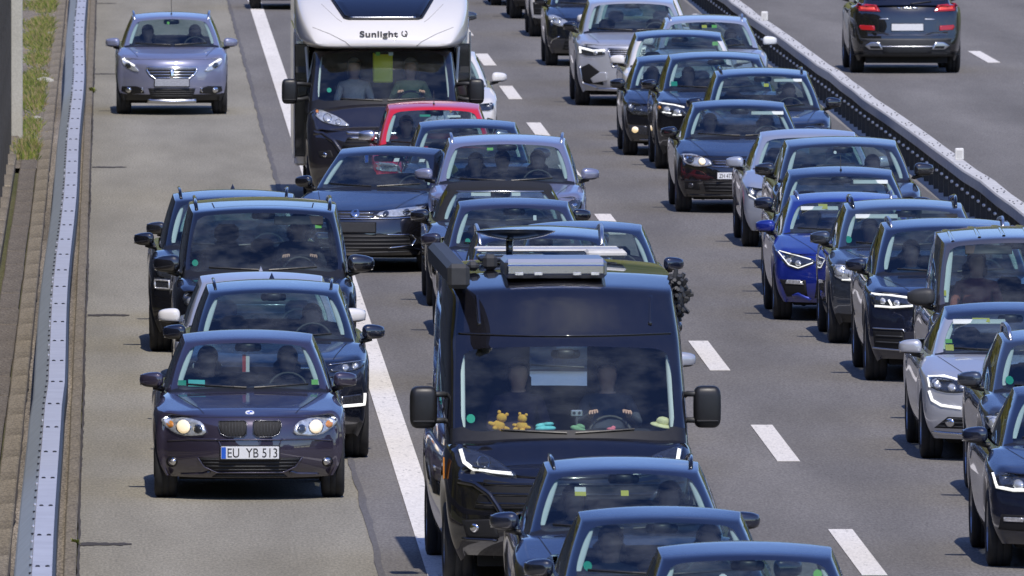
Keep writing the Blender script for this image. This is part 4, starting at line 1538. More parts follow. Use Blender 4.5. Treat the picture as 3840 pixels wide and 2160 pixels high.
P = {
 'bmw': paint('dark_purple_grey_metallic', (.042, .034, .056), .4, .32),
 'black': paint('black_paint', (.005, .005, .007), 0, .25),
 'black2': paint('blue_black_paint', (.006, .008, .016), .1, .25),
 'black3': paint('grey_black_paint', (.014, .014, .017), .15, .28),
 'navy': paint('dark_navy_paint', (.009, .012, .028), .15, .28),
 'slate': paint('slate_grey_paint', (.050, .060, .080), .55, .30),
 'dgrey': paint('dark_grey_metallic', (.045, .046, .055), .6, .32),
 'violet': paint('dark_violet_grey', (.022, .020, .034), .2, .28),
 'lilac': paint('lilac_silver_metallic', (.25, .26, .36), .45, .30),
 'silver': paint('silver_metallic', (.50, .51, .54), .40, .30),
 'silver2': paint('bluish_silver_metallic', (.42, .45, .52), .40, .30),
 'white': paint('white_paint', (.78, .75, .70), 0, .3, dirt=.02),
 'red': paint('red_paint', (.70, .012, .012), .1, .3),
 'blue': paint('royal_blue_metallic', (.008, .022, .24), .30, .26),
 'taupe': paint('grey_taupe_metallic', (.10, .10, .115), .55, .32),
 'vanblack': paint('matt_dark_grey_paint', (.006, .006, .009), 0, .30),
 'cabblack': paint('anthracite_cab_paint', (.014, .013, .018), .1, .3),
}

bb = P['vanblack'].node_tree.nodes['Principled BSDF']
bb.inputs['Specular IOR Level'].default_value = 0.03

def finish(c, mirrorz=None, cap=None, wip=True, hood=(.60, .70, .25), cab=True, big=1.0, mdx=0.0, **kw):
    if cab: c.cabin(**kw)
    c.mirrors(z=mirrorz, capmat=cap, big=big, dx=mdx)
    if wip: c.wipers()
    if hood: c.hood_lines(*hood)

def basic_face(c, hl, kind='dark', bulbs=(), drl=(), drlw=.018, gr=None, bars=4, frame=None, barmat='gloss', low=None, lbars=3, lmat='void', fogs=None, pz=None, em=None, text=None, eu=True, amber=None, drlm='drl'):
    c.lamp(hl, kind, bulbs, drl, drlw, drlm, amber=amber)
    if gr: c.grille(gr, bars, frame, barmat)
    if low:
        for q in (low if isinstance(low[0][0], (list, tuple)) else [low]):
            c.grille(q, lbars, None, 'plastic', name='air_intake', mat=lmat)
    if fogs:
        for sg in (-1, 1):
            o = c.patch(disc(sg * fogs[0], fogs[1], fogs[2] * 1.35), 'fog_light', M['trim'], off=.006, rings=1, step=.2)
            c.patch(disc(sg * fogs[0], fogs[1], fogs[2]), 'fog_bulb', M[fogs[3] if len(fogs) > 3 else 'chrome'], o, off=.012, rings=1, dome=.01, step=.2)
    if pz: c.plate(pz, text=text, eu=eu)
    if em: c.emblem(em[0], em[1])

sym = lambda half: [(-x, z) for x, z in half[::-1]] + list(half)

# ---- shoulder lane, nearest first -------------------------------------------------------------------------
c = Car('car', 'dark purple-grey hatchback with lit round headlights at the front of the shoulder queue', 'car', 1.237, 152.9, 0, P['bmw'],
        dict(L=4.23, W=.878, H=1.425, zl=.755, cowl_y=1.30, cowl_z=.93, belt=.895, hdr_y=2.02, hdr_z=1.32, wbelt=.775, wroof=.59, oh=.74, wbs=2.66, R=.312, rb_y=4.0, rt_y=3.45, deck=.98, zb=.20, bow=.36, fend=.014, lvl=3, yp=(.11, .03, 0, .012, .035, .10)))
finish(c, 1.0, hood=(.47, .70, .20), mdx=-.035)
c.lamp([(.385, .59), (.56, .57), (.68, .595), (.765, .655), (.80, .715), (.74, .74), (.55, .735), (.42, .70)], 'chrome', bulbs=[(.595, .655, .060, 'warm'), (.465, .638, .036, 'bowldark')], amber=disc(.715, .672, .033))
for sg in (-1, 1):
    k = [(.028, .60), (.06, .572), (.20, .572), (.262, .60), (.285, .66), (.278, .712), (.05, .718), (.028, .70)]
    c.grille(k if sg > 0 else mir(k), 9, 'bowldark', 'plastic', fw=.008, vertical=True, barw=.007, name='kidney_grille')
    o = c.patch(disc(sg * .70, .335, .05), 'fog_light', M['trim'], off=.004, rings=1, step=.2)
    c.patch(disc(sg * .70, .335, .038), 'fog_bulb', M['chrome'], o, off=.010, rings=1, dome=.012, step=.2)
    c.patch(disc(sg * .695, .34, .018), 'fog_glint', M['bowl'], o, off=.026, rings=1, dome=.006, step=.2)
    c.strip([(sg * .74, .525), (sg * .55, .545), (sg * .28, .548)], .018, 'bumper_ridge', P['bmw'], off=.010)
    c.strip([(sg * .62, .225), (sg * .42, .235), (sg * .36, .255)], .035, 'bumper_ridge', P['bmw'], off=.014)
    c.strip([(sg * .285, .545), (sg * .265, .50), (sg * .275, .36)], .010, 'bumper_fold', P['bmw'], off=.010)
c.grille([(-.46, .385), (-.40, .31), (-.30, .262), (.30, .262), (.40, .31), (.46, .385)], 4, None, 'plastic', name='air_intake', mat='void')
c.strip([(-.47, .385), (-.41, .30), (-.30, .25), (.30, .25), (.41, .30), (.47, .385)], .012, 'intake_lip', P['bmw'], off=.016)
c.strip([(-.30, .545), (0, .55), (.30, .545)], .014, 'bumper_ridge', P['bmw'], off=.014)
c.grille([(-.34, .205), (.34, .205), (.30, .235), (-.30, .235)], 1, None, 'plastic', name='air_intake')
c.plate(.432, text='EU  YB 513', size=.118)
pd = MB(); pd.lathe([(0, .040), (.010, .040), (.012, .036)], 20, 'z'); pd.add([(0, 0, .0125)] + [(.036 * math.cos(2 * math.pi * i / 20), .036 * math.sin(2 * math.pi * i / 20), .012) for i in range(20)], [(0, 1 + i, 1 + (i + 1) % 20) for i in range(20)], 0)
o = pd.build('emblem', [M['white']], c.root)
ez = c.Tz(0, .20); o.location = (0, .20, ez - .004); o.rotation_euler = (R(28), 0, 0)
q4 = MB()
for a0 in (0, 10):
    q4.add([(0, 0, .0135)] + [(.027 * math.cos(2 * math.pi * (a0 + i) / 20), .027 * math.sin(2 * math.pi * (a0 + i) / 20), .0135) for i in range(6)], [(0, 1 + i, 2 + i) for i in range(5)])
q4.build('emblem_field', M['eublue'], o)
c.on_glass(-.60, .985, .085, .05, 'green'); c.on_glass(-.47, .985, .15, .055, 'teal', 'parking_card'); c.on_glass(.60, .99, .07, .05, 'lime')
for sg in (-1, 1):
    c.patch(disc(sg * .02, .3, .001), 'tow_cover', P['bmw'], off=-.05) if False else None
pn = MB(); pn.box((-.032, -.004, -.16), (0, .004, 0), 0); pn.box((0, -.004, -.16), (.032, .004, 0), 1); pn.tube([(0, 0, 0), (0, -.02, .10)], .003, 5, 1)
o = pn.build('pennant', [M['red'], M['paper']]); o.location = (1.237 - .02, 152.9 + 2.02, 1.225)
tag(o, 'small red and white pennant hanging behind the purple-grey hatchback windscreen', 'pennant')
BMW = c
person(c, 1, 'driver in dark clothes at the wheel of the purple-grey hatchback', (.03, .03, .035), driver=True)
person(c, -1, 'front passenger in dark clothes in the purple-grey hatchback', (.025, .03, .04), long=True)

c = Car('car', 'black high-riding car with square lit lower lamps right behind the purple-grey hatchback', 'car', 1.53, 159.6, 0, P['black2'], dict(SUV, L=4.35, W=.905, H=1.60, lvl=2, wroof=.63))
finish(c, 1.14)
basic_face(c, [(.48, .835), (.70, .825), (.835, .865), (.845, .925), (.62, .905)], 'dark', bulbs=[(.66, .868, .03, 'bowl'), (.75, .876, .028, 'bowl')], drl=[[(.50, .895), (.64, .910), (.835, .928)]], drlw=.009, drlm='satin',
           gr=sym([(.40, .58), (.46, .84), (.30, .87)]), bars=4, frame='chrome', low=sym([(.44, .30), (.40, .44)]), pz=.50)
for sg in (-1, 1):
    q = [(.60, .50), (.85, .50), (.85, .62), (.62, .60)]
    o = c.patch(q if sg > 0 else mir(q), 'lower_lamp', M['bowldark'], off=.004)
    c.strip([(sg * .58, .505), (sg * .838, .515), (sg * .842, .62)], .03, 'daytime_light', M['drl'], o, off=.016)
c.rails('gloss'); c.aerial('fin')
person(c, 1, 'driver in a red top behind the purple-grey hatchback', (.16, .02, .03), driver=True)

c = Car('car', 'pale silver car with white mirrors squeezed between the black van and the car in front', 'car', 1.47, 165.4, 0, P['silver'], dict(HATCH, H=1.44))
finish(c, 1.04, cap=P['white'])
basic_face(c, [(.45, .62), (.78, .62), (.80, .72), (.5, .70)], 'chrome', gr=sym([(.34, .56), (.36, .66)]), low=sym([(.5, .27), (.45, .40)]), pz=.46)
c.aerial('fin')

# black people carrier
c = Car('van', 'black people-carrier van with a green sticker on its windscreen', 'van', 1.55, 172.7, 0, P['black'],
        dict(L=5.0, W=.955, H=1.875, zl=1.02, cowl_y=.92, cowl_z=1.19, belt=1.13, hdr_y=1.72, hdr_z=1.755, wbelt=.875, wroof=.755, oh=.86, wbs=3.1, R=.35, rb_y=4.85, rt_y=4.65, deck=1.2, bow=.28, bowg=.14, rc=.05, zb=.24, gcol=(0, .38, .74, .945, 1.0), seg=(0, .06, .30, .34, .66, 1.0), tw=.22, seat_up=.18))
finish(c, 1.255, big=1.28, pillar=False, raise_=.18, hood=(.66, .74, .2))
basic_face(c, [(.48, .84), (.80, .87), (.85, .98), (.60, .96)], 'dark', bulbs=[(.62, .90, .04, 'bowl'), (.75, .92, .04, 'bowl')], gr=sym([(.40, .72), (.44, .93)]), bars=3, barmat='chrome', low=sym([(.6, .30), (.55, .5)]), pz=.56)
st = MB()
for i in range(3):
    a = math.pi / 2 + i * 2 * math.pi / 3
    st.tube([(0, 0, .05), (.032 * math.cos(a), 0, .05 + .032 * math.sin(a))], [.007, .002], 6)
n = 16
st.tube([(.034 * math.cos(2 * math.pi * i / n), 0, .05 + .034 * math.sin(2 * math.pi * i / n)) for i in range(n + 1)], .0045, 6)
st.tube([(0, 0, -.01), (0, 0, .02)], [.012, .005], 6)
o = st.build('bonnet_star', M['chrome'], c.root, True); o.location = (0, .30, c.Tz(0, .30)); o.scale = (1.3, 1.3, 1.3)
c.rails('gloss', h=.05, r=.018, x=.70)
v = [(-.5, 2.02), (.5, 2.02), (.5, 2.16), (-.5, 2.16)]
c.seam([(-.5, 2.0), (.5, 2.0)], .012, 'roof_joint'); c.seam([(-.5, 2.0), (-.52, 2.5)], .012, 'roof_joint'); c.seam([(.5, 2.0), (.52, 2.5)], .012, 'roof_joint')
c.on_glass(.56, 1.655, .075, .10, 'lime'); c.on_glass(-.70, 1.275, .09, 0, 'green'); c.on_glass(.56, 1.665, .03, .04, 'yellow', off=-.002)
person(c, 1, 'driver with a hand on the wheel of the black people carrier', (.03, .03, .04), driver=True)
c.visor(.36, .5, .13, 'cabin')

c = Car('car', 'black high-riding car mostly hidden at the left behind the black people carrier', 'car', 1.31, 181.3, 0, P['black'], dict(SUV, L=4.5, W=.93, H=1.66, hdr_z=1.55, wroof=.65, R=.36))
finish(c, 1.16)
basic_face(c, [(.50, .80), (.80, .80), (.86, .90), (.60, .90)], 'dark', drl=[[(.56, .885), (.84, .885)]], gr=sym([(.40, .55), (.45, .82)]), bars=4, low=sym([(.6, .30), (.55, .45)]), pz=.5)
for sg in (-1, 1):
    q = [(.66, .66), (.88, .67), (.86, .80), (.68, .79)]
    o = c.patch(q if sg > 0 else mir(q), 'lower_lamp', M['bowldark'], off=.004)
    c.strip([(sg * .70, .685), (sg * .85, .69), (sg * .85, .775), (sg * .70, .77)], .020, 'daytime_light', M['bowl'], o, off=.016, closed=True)
c.rails('gloss', h=.06, r=.016); c.aerial('fin')
c = Car('car', 'dark car of which only a mirror shows behind the black people carrier', 'car', 1.40, 187.6, 0, P['black3'], dict(HATCH, H=1.43))
finish(c, 1.03)
basic_face(c, [(.45, .62), (.78, .62), (.80, .72), (.5, .70)], gr=sym([(.34, .56), (.36, .66)]), pz=.46)

# lilac-silver crossover far up the shoulder
c = Car('car', 'lilac-silver crossover with roof rails alone far up the shoulder lane', 'car', .92, 259.9, 0, P['lilac'],
        dict(SUV, L=4.16, W=.868, H=1.515, zl=.86, cowl_y=1.0, cowl_z=1.02, belt=1.0, hdr_y=1.75, hdr_z=1.42, wbelt=.775, wroof=.60, R=.325, oh=.80, wbs=2.54, zb=.22, rb_y=3.95, rt_y=3.55, lvl=2))
finish(c, 1.06)
c.lamp([(.49, .655), (.60, .665), (.755, .765), (.775, .855), (.71, .86), (.56, .74)], 'chrome', bulbs=[(.66, .755, .045, 'bowldark')], drl=[[(.57, .745), (.66, .80), (.755, .845)]], drlw=.03)
g = c.grille([(-.25, .55), (.25, .55), (.34, .615), (.385, .69), (.37, .725), (-.37, .725), (-.385, .69), (-.34, .615)], 4, 'chrome', 'chrome', fw=.028, barw=.014, mat='void')
c.patch([(-.03, .55), (.03, .55), (.03, .70), (-.03, .70)], 'emblem', M['chrome'], g, off=.022, rings=1)
c.plate(.495, eu=False, mat='platedim')
c.grille([(-.32, .275), (.32, .275), (.36, .41), (-.36, .41)], 4, None, 'plastic', name='air_intake', mat='mesh')
for sg in (-1, 1):
    q = [(.42, .33), (.66, .31), (.77, .36), (.76, .43), (.55, .44), (.44, .41)]
    o = c.patch(q if sg > 0 else mir(q), 'fog_light', M['trim'], off=.006)
    c.patch(disc(sg * .665, .375, .045), 'fog_bulb', M['chrome'], o, off=.014, rings=1, dome=.01, step=.2)
    c.strip([(sg * .46, .415), (sg * .44, .375), (sg * .47, .345)], .018, 'fog_trim', M['chrome'], o, off=.014)
c.strip([(-.37, .215), (0, .205), (.37, .215)], .075, 'skid_plate', M['satin'], off=.03)
c.rails('satin', h=.055, r=.018, x=.585, y0=1.95); c.aerial('whip', y=2.1)
c.on_glass(-.05, 1.36, .06, 0, 'lime')
person(c, 1, 'driver in a light top in the lilac-silver crossover on the shoulder', (.25, .25, .24), driver=True)
person(c, -1, 'front passenger in the lilac-silver crossover on the shoulder', (.10, .08, .08))
# ---- big vans -------------------------------------------------------------------------------------------
VAN = dict(L=6.0, W=1.055, H=2.54, zl=.99, glassmat='clearglass', zb=.27, yp=(.12, .04, 0, .02, .05, .15), cowl_y=.72, cowl_z=1.23, belt=1.18, hdr_y=1.75, hdr_z=2.40, wbelt=1.02, wroof=.94, oh=.95, wbs=4.03, R=.345,
           rb_y=5.95, rt_y=5.88, deck=1.3, bow=.30, bowg=.20, rc=.045, trow=(-.1, .02, .3, .58, .66, 1.0), zrow=(1.15, 1.27, 1.62, 1.945, 2.03, 2.40), yrow=(.62, .72, 1.03, 1.30, 1.40, 1.66),
           wrow=(1.04, 1.035, 1.02, 1.0, 1.0, .945), gcol=(0, .36, .70, .915, 1.0), seg=(0, .05, .20, .24, .6, 1.0), panel=True, gtop=1.945, lining=.028, tw=.23, seat_z=.80, fend=.02, rbow=.05, rdrop=.01)

def van_mirrors(c, x, y, z, w=.115, h=.175):
    for sg in (-1, 1):
        v, f = superell(sg * x, y, z, w, .10, h, .45, 20, 12)
        v = [(a, b, d) for a, b, d in v]
        o = obj('wing_mirror', v, f, M['trim'], c.root, True)
        for dz in (.62, -.62):
            a = MB(); a.tube([(sg * (x - .05), y - .06, z + dz * h), (sg * (x - w - .05), y - .02, z + dz * h), (sg * (c.p['W'] - .08), y + .05, z + dz * h * .8)], [.024, .024, .03], 8)
            a.build('mirror_arm', M['plastic'], o, True)
        a = MB(); a.box((sg * x - w * .8, y - .104, z - h * .70), (sg * x + w * .8, y - .09, z - h * .60), bev=.006)
        a.build('mirror_band', M['trim'], o)
        g = MB(); g.box((sg * x - w * .8, y + .098, z - h * .8), (sg * x + w * .8, y + .108, z + h * .8), bev=.006)
        g.build('mirror_glass', M['chrome'], o)

c = Car('camper_van', 'big black camper van with roof gear and toys on its dashboard', 'van', 3.77, 139.5, 1.0, P['vanblack'], dict(VAN, lvl=3))
c.cabin(pillar=True, raise_=0, rear=False)
c.wipers()
van_mirrors(c, 1.172, 1.45, 1.43)
c.lamp([(.43, .925), (.60, .93), (.80, .975), (.905, 1.06), (.93, 1.155), (.80, 1.13), (.60, 1.05)], 'dark', bulbs=[(.72, 1.03, .045, 'bowldark')], drl=[[(.90, 1.13), (.875, 1.03), (.80, .975), (.66, .955), (.50, .945)]], drlw=.034)
c.grille([(-.80, .66), (.80, .66), (.72, .90), (.50, .875), (-.50, .875), (-.72, .90)], 3, None, 'gloss', name='grille', mat='void', barw=.03)
c.strip([(-.46, .93), (0, .91), (.46, .93)], .03, 'bonnet_lip', M['gloss'], off=.012)
for sg in (-1, 1):
    c.strip([(sg * .93, .88), (sg * .80, .86), (sg * .68, .78), (sg * .60, .66), (sg * .56, .56)], .05, 'bumper_arch', P['vanblack'], off=.02)
    q = [(.60, .42), (.86, .42), (.90, .56), (.64, .58)]
    o = c.patch(q if sg > 0 else mir(q), 'fog_light', M['void'], off=.004)
    c.patch(disc(sg * .80, .50, .035), 'fog_bulb', M['chrome'], o, off=.012, rings=1, step=.2)
    c.strip([(sg * .62, .40), (sg * .90, .405)], .03, 'bumper_ridge', P['vanblack'], off=.02)
c.grille(sym([(.50, .32), (.52, .58)]), 3, None, 'plastic', name='air_intake')
c.plate(.62)
for x in (-.72, .72):
    c.strip([(x * .98, 2.10), (x, 2.34)], .035, 'roof_rib', P['vanblack'], off=.006)
c.strip([(-.88, 2.035), (-.4, 2.025), (0, 2.022), (.4, 2.025), (.88, 2.035)], .018, 'header_lip', P['vanblack'], off=.014)
c.on_glass(-.80, 1.36, .10, 0, 'green')
for sg in (-1, 1):
    b = MB(); b.box((sg * .60 - .36, 2.75, .55), (sg * .60 + .36, 2.79, 2.36)); b.build('cab_partition', M['cabin'], c.root)
sk_ = MB(); sk_.box((-.48, 2.0, 2.47), (.37, 2.9, 2.63), bev=.03)
o = sk_.build('skylight', M['satin'], c.root)
fr = MB(); fr.box((-.46, 1.975, 2.50), (.35, 2.01, 2.585), bev=.012); fr.build('skylight_front', M['chrome'], o)
for x in (-.36, -.20, .12, .27):
    b = MB(); b.box((x - .035, 1.965, 2.495), (x + .035, 1.976, 2.522), bev=.004); b.build('marker_lamp', M['bowl'], o)
b = MB(); b.box((-.62, 3.9, 2.53), (-.05, 4.5, 2.58), bev=.015); b.tube([(-.35, 4.2, 2.57), (-.35, 4.2, 2.70)], .03, 8)
n0 = len(b.v)
b.lathe([(0, .0001), (.012, .12), (.035, .24), (.07, .33), (.078, .335), (.045, .24), (.02, .12)], 28, 'y'); 
b.v[n0:] = [tuple(Matrix.Translation((-.30, 4.15, 2.70)) @ Matrix.Rotation(R(85), 4, 'X') @ Vector(q)) for q in b.v[n0:]]
b.build('satellite_dish', M['slate'] if 'slate' in M else P['slate'], c.root, True)
b = MB(); b.box((-.62, 2.95, 2.50), (-.50, 3.15, 2.63), bev=.03); b.box((-.76, 2.75, 2.50), (-.66, 3.0, 2.58), bev=.03); b.build('roof_vent', M['plastic'], c.root)
for k in range(3):
    b = MB(); b.box((-.60, 4.75 + k * .28, 2.575), (.62, 4.90 + k * .28, 2.60), bev=.012); b.build('roof_slat', M['beamtop'] if k != 1 else M['satin'], c.root)
b = MB(); b.box((.30, 4.2, 2.55), (.64, 4.62, 2.61), bev=.02); b.build('roof_hatch', M['beamtop'], c.root)
b = MB(); b.box((-.975, 1.33, 2.42), (-.80, 5.9, 2.615), bev=.04)
b.build('awning_box', M['plastic'], c.root)
b = MB(); b.box((-.98, 1.27, 2.415), (-.795, 1.34, 2.62), bev=.04); b.build('awning_end_cap', M['plastic'], c.root)
b = MB(); b.box((-.98, 1.2, 1.3), (-1.05, 1.25, 1.95)); 
for z in (.9,):
    for sg in (-1,):
        o = MB(); o.box((sg * 1.035 - .006, .62, .88), (sg * 1.035 + .006, .70, 1.06), bev=.005); o.build('side_marker', M['amber'], c.root)
# knobbly roll strapped to the roof edge
b = MB(); v, fc = superell(0, 0, 0, .095, .30, .15, .9, 14, 10); b.add(v, fc)
for i in range(90):
    d = Vector((rnd.gauss(0, 1), rnd.gauss(0, .8), rnd.gauss(0, 1))).normalized()
    p0 = Vector((d.x * .085, d.y * .28, d.z * .14)); p1 = p0 + d * rnd.uniform(.03, .085)
    b.tube([p0, p1], [.026, .017], 6)
o = b.build('knobbly_roll', M['plastic']); o.location = (3.77 + .91, 139.5 + 2.6, 2.30); o.scale = (1, 1, 1.05)
tag(o, 'black knobbly roll strapped to the right edge of the camper van roof', 'roll')
VANC = c
person(c, 1, 'driver with a lit hand at the wheel of the big black camper van', (.06, .07, .10), driver=True)
person(c, -1, 'passenger in a dark top in the big black camper van', (.05, .03, .05), long=True)
# things lying on the dashboard
def toy(name, label, x, y, z, col, parts, sc=1.0, cat='soft toy'):
    b = MB()
    for (px, py, pz, rx, ry, rz) in parts:
        sc_ = sc * .92
        v, f = superell(px * sc_, py * sc_, pz * sc_, rx * sc_, ry * sc_, rz * sc_, .9, 12, 8); b.add(v, f)
    o = b.build(name, plain(name + '_fabric', col, .95, var=.2), None, True)
    o.location = (3.77 + x - .0175 * y, 139.5 + y, z)
    o.rotation_euler = (rnd.uniform(-.25, .1), rnd.uniform(-.35, .35), rnd.uniform(-.6, .6))
    return tag(o, label, cat)
bear = [(0, 0, .05, .055, .05, .05), (0, -.01, .125, .045, .04, .04), (-.035, -.01, .165, .016, .012, .016), (.035, -.01, .165, .016, .012, .016), (-.065, -.01, .05, .035, .02, .018), (.065, -.01, .05, .035, .02, .018), (-.035, -.05, .018, .022, .045, .02), (.035, -.05, .018, .022, .045, .02)]
dz0 = 1.25
toy('plush_toy', 'left of the two orange plush toys on the camper van dashboard', -.58, 1.06, dz0, (.70, .40, .05), bear, 1.05)
toy('plush_toy', 'right of the two orange plush toys, beside the turquoise mask', -.38, 1.06, dz0, (.72, .42, .06), bear, .95)
toy('cloth_mask', 'crumpled turquoise cloth mask on the camper van dashboard', -.18, 1.04, dz0, (.18, .62, .62), [(0, 0, .03, .11, .07, .03), (-.02, .02, .06, .08, .05, .03), (.03, .0, .075, .06, .05, .02)], .9, 'mask')
toy('pouch', 'green pouch on the dashboard below the camera in the camper van', .08, 1.02, dz0, (.22, .42, .22), [(0, 0, .03, .09, .05, .035), (.02, 0, .06, .05, .04, .03)], .85, 'pouch')
toy('toy_figure', 'small pink toy on the dashboard of the camper van', .36, 1.08, dz0, (.75, .20, .25), [(0, 0, .02, .05, .03, .02), (.03, 0, .04, .025, .02, .02)], .9, 'toy')
toy('sun_hat', 'pale yellow sun hat at the right end of the camper van dashboard', .78, 1.15, dz0 + .02, (.70, .68, .38), [(0, 0, .03, .12, .09, .02), (0, .02, .065, .07, .06, .045)], .95, 'hat')
b = MB(); b.box((-.05, -.02, 0), (.05, .02, .055), bev=.008); b.tube([(-.022, -.03, .03), (-.022, -.015, .03)], .014, 8, 1); b.tube([(.022, -.03, .03), (.022, -.015, .03)], .014, 8, 1); b.tube([(0, 0, -.07), (0, 0, 0)], .01, 6)
o = b.build('dash_camera', [M['satin'], M['ink']]); o.location = (3.77 + .06, 139.5 + 1.14, dz0 + .12)
tag(o, 'small twin-lens camera standing on the camper van dashboard', 'camera')

# ---- coach-built motorhome
c = Car('motorhome', 'white motorhome with a dark cab and a sloping white over-cab front', 'motorhome', 3.55, 222.0, 0, P['cabblack'],
        dict(VAN, L=6.9, W=1.03, H=2.09, glassmat='clearglass', hdr_z=2.06, zl=1.02, cowl_z=1.37, belt=1.28, zrow=(1.30, 1.42, 1.76, 2.085, 2.105, 2.12), yrow=(.62, .72, 1.0, 1.24, 1.27, 1.35), wrow=(1.03, 1.02, .98, .95, .94, .92), gtop=2.085, rb_y=6.0, rt_y=5.9, R=.35, zb=.30, seat_z=.90))
c.cabin(pillar=True, raise_=.2, rear=False); c.wipers()
van_mirrors(c, 1.22, 1.42, 1.49, .105, .165)
c.lamp([(.43, 1.07), (.60, 1.075), (.80, 1.12), (.90, 1.20), (.92, 1.285), (.80, 1.27), (.58, 1.18)], 'chrome', bulbs=[(.74, 1.17, .05, 'bowl'), (.60, 1.12, .035, 'bowl')], amber=disc(.87, 1.255, .02))
c.grille([(-.56, .80), (.56, .80), (.48, .93), (-.48, .93)], 3, None, 'gloss', mat='void')
c.strip([(-.50, .985), (0, .975), (.50, .985)], .045, 'grille_trim', M['satin'], off=.018)
c.strip([(-.45, .925), (0, .915), (.45, .925)], .03, 'grille_trim', M['satin'], off=.018)
for sg in (-1, 1):
    c.strip([(sg * .92, .98), (sg * .80, .97), (sg * .66, .88), (sg * .56, .74), (sg * .52, .62)], .06, 'bumper_arch', P['cabblack'], off=.02)
    q = [(.66, .66), (.84, .66), (.86, .74), (.70, .76)]
    o = c.patch(q if sg > 0 else mir(q), 'fog_light', M['void'], off=.004)
    c.patch(disc(sg * .78, .70, .03), 'fog_bulb', M['chrome'], o, off=.012, rings=1, step=.2)
c.grille(sym([(.52, .36), (.5, .58)]), 3, None, 'plastic', name='air_intake'); c.plate(.66)
c.on_glass(-.71, 1.52, .085, 0, 'green'); c.on_glass(-.07, 1.985, .065, .055, 'lime'); c.on_glass(.10, 1.985, .07, .05, 'visor')
# over-cab shell
secs = [(.99, .84, 2.085, 2.17), (1.02, .895, 2.07, 2.23), (1.16, .975, 2.06, 2.36), (1.42, 1.06, 2.03, 2.50), (1.85, 1.125, 2.05, 2.66), (2.4, 1.15, 2.06, 2.80), (3.0, 1.15, 2.06, 2.84), (6.9, 1.15, 2.06, 2.86)]
V = []; F_ = []
cc = (-1, -.9, -.62, -.3, 0, .3, .62, .9, 1)
for (y, w, z0, z1) in secs:
    ring = [(a * w, y + .10 * a * a * (1 if y < 2 else 0), z1 - .05 * a * a - (.04 if abs(a) == 1 else 0)) for a in cc] + [(w, y + (.10 if y < 2 else 0), (z0 + z1) / 2), (w, y + (.10 if y < 2 else 0), z0), (w * .5, y, z0), (-w * .5, y, z0), (-w, y + (.10 if y < 2 else 0), z0), (-w, y + (.10 if y < 2 else 0), (z0 + z1) / 2)]
    V += ring
n = len(V) // len(secs)
for i in range(len(secs) - 1):
    for k in range(n):
        F_.append((i * n + k, i * n + (k + 1) % n, (i + 1) * n + (k + 1) % n, (i + 1) * n + k))
F_.append((14, 0, 1, 2)); F_.append((14, 2, 12, 13)); F_.append((12, 2, 3, 4)); F_.append((12, 4, 11)); F_.append((11, 4, 5, 6)); F_.append((11, 6, 9, 10)); F_.append((9, 6, 7, 8))
bmx = bmesh.new(); vs = [bmx.verts.new(q) for q in V]
for q in F_: bmx.faces.new([vs[k] for k in q])
bmesh.ops.recalc_face_normals(bmx, faces=bmx.faces)
tm = bpy.data.meshes.new('t'); bmx.to_mesh(tm); bmx.free()
V = [tuple(q.co) for q in tm.vertices]; F_ = [tuple(q.vertices) for q in tm.polygons]; bpy.data.meshes.remove(tm)
v, f, t = subsurf_eval(V, F_, [0] * len(F_), 2)
cap = obj('overcab_shell', v, f, P['white'], c.root)
class Surf(Car):
    def __init__(s, v, f, root, mat):
        s.p = dict(D0); s.p['L'] = 7; s.root = root; s.mat = mat; s.bvh = BVHTree.FromPolygons([tuple(q) for q in v], f)
sf = Surf(v, f, c.root, P['white'])
sky_poly = [(-.46, 2.44), (.46, 2.44), (.51, 2.455), (.68, 2.70), (-.68, 2.70), (-.51, 2.455)]
g = sf.patch(sky_poly, 'overcab_window', M['gloss'], cap, off=.02, rings=4)
sf.strip(sky_poly, .03, 'window_frame', M['trim'], g, off=.034, closed=True)
sf.strip([(-.43, 2.458), (.43, 2.458)], .02, 'window_catch', M['satin'], g, off=.04)
for sg in (-1, 1):
    sf.strip([(sg * .92, 2.33), (sg * .70, 2.25), (sg * .50, 2.15), (sg * .43, 2.09)], .010, 'shell_fold', M['plinth'], cap, off=.004)
    sf.strip([(sg * .80, 2.62), (sg * .60, 2.44), (sg * .54, 2.40)], .008, 'shell_fold', M['plinth'], cap, off=.004)
tmx = text_mesh('Sunlight', .12, 1.08, bold=.0035)
xs = [q.co.x for q in tmx.vertices]; mxx = (max(xs) + min(xs)) / 2; sw = .50 / (max(xs) - min(xs))
for q in tmx.vertices:
    x, z = (q.co.x - mxx) * sw - .06, 2.245 + q.co.y * .85 - .03
    q.co = (x, sf.F(x, z) - .016 - q.co.z, z)
tmx.materials.append(M['ink'])
link('lettering', tmx, cap)
sf.strip([(.275 + .035 * math.cos(a * .3142 + 2.2), 2.255 + .035 * math.sin(a * .3142 + 2.2)) for a in range(18)], .013, 'logo_ring', M['ink'], cap, off=.014, depth=.002, step=.02)
sf.strip([(.285, 2.25), (.30, 2.215)], .013, 'logo_ring', M['ink'], cap, off=.014, depth=.002, step=.02)
bx = MB()
bx.box((-1.15, 2.52, .48), (1.15, 6.9, 2.30), bev=.03)
o = bx.build('living_box', P['white'], c.root)
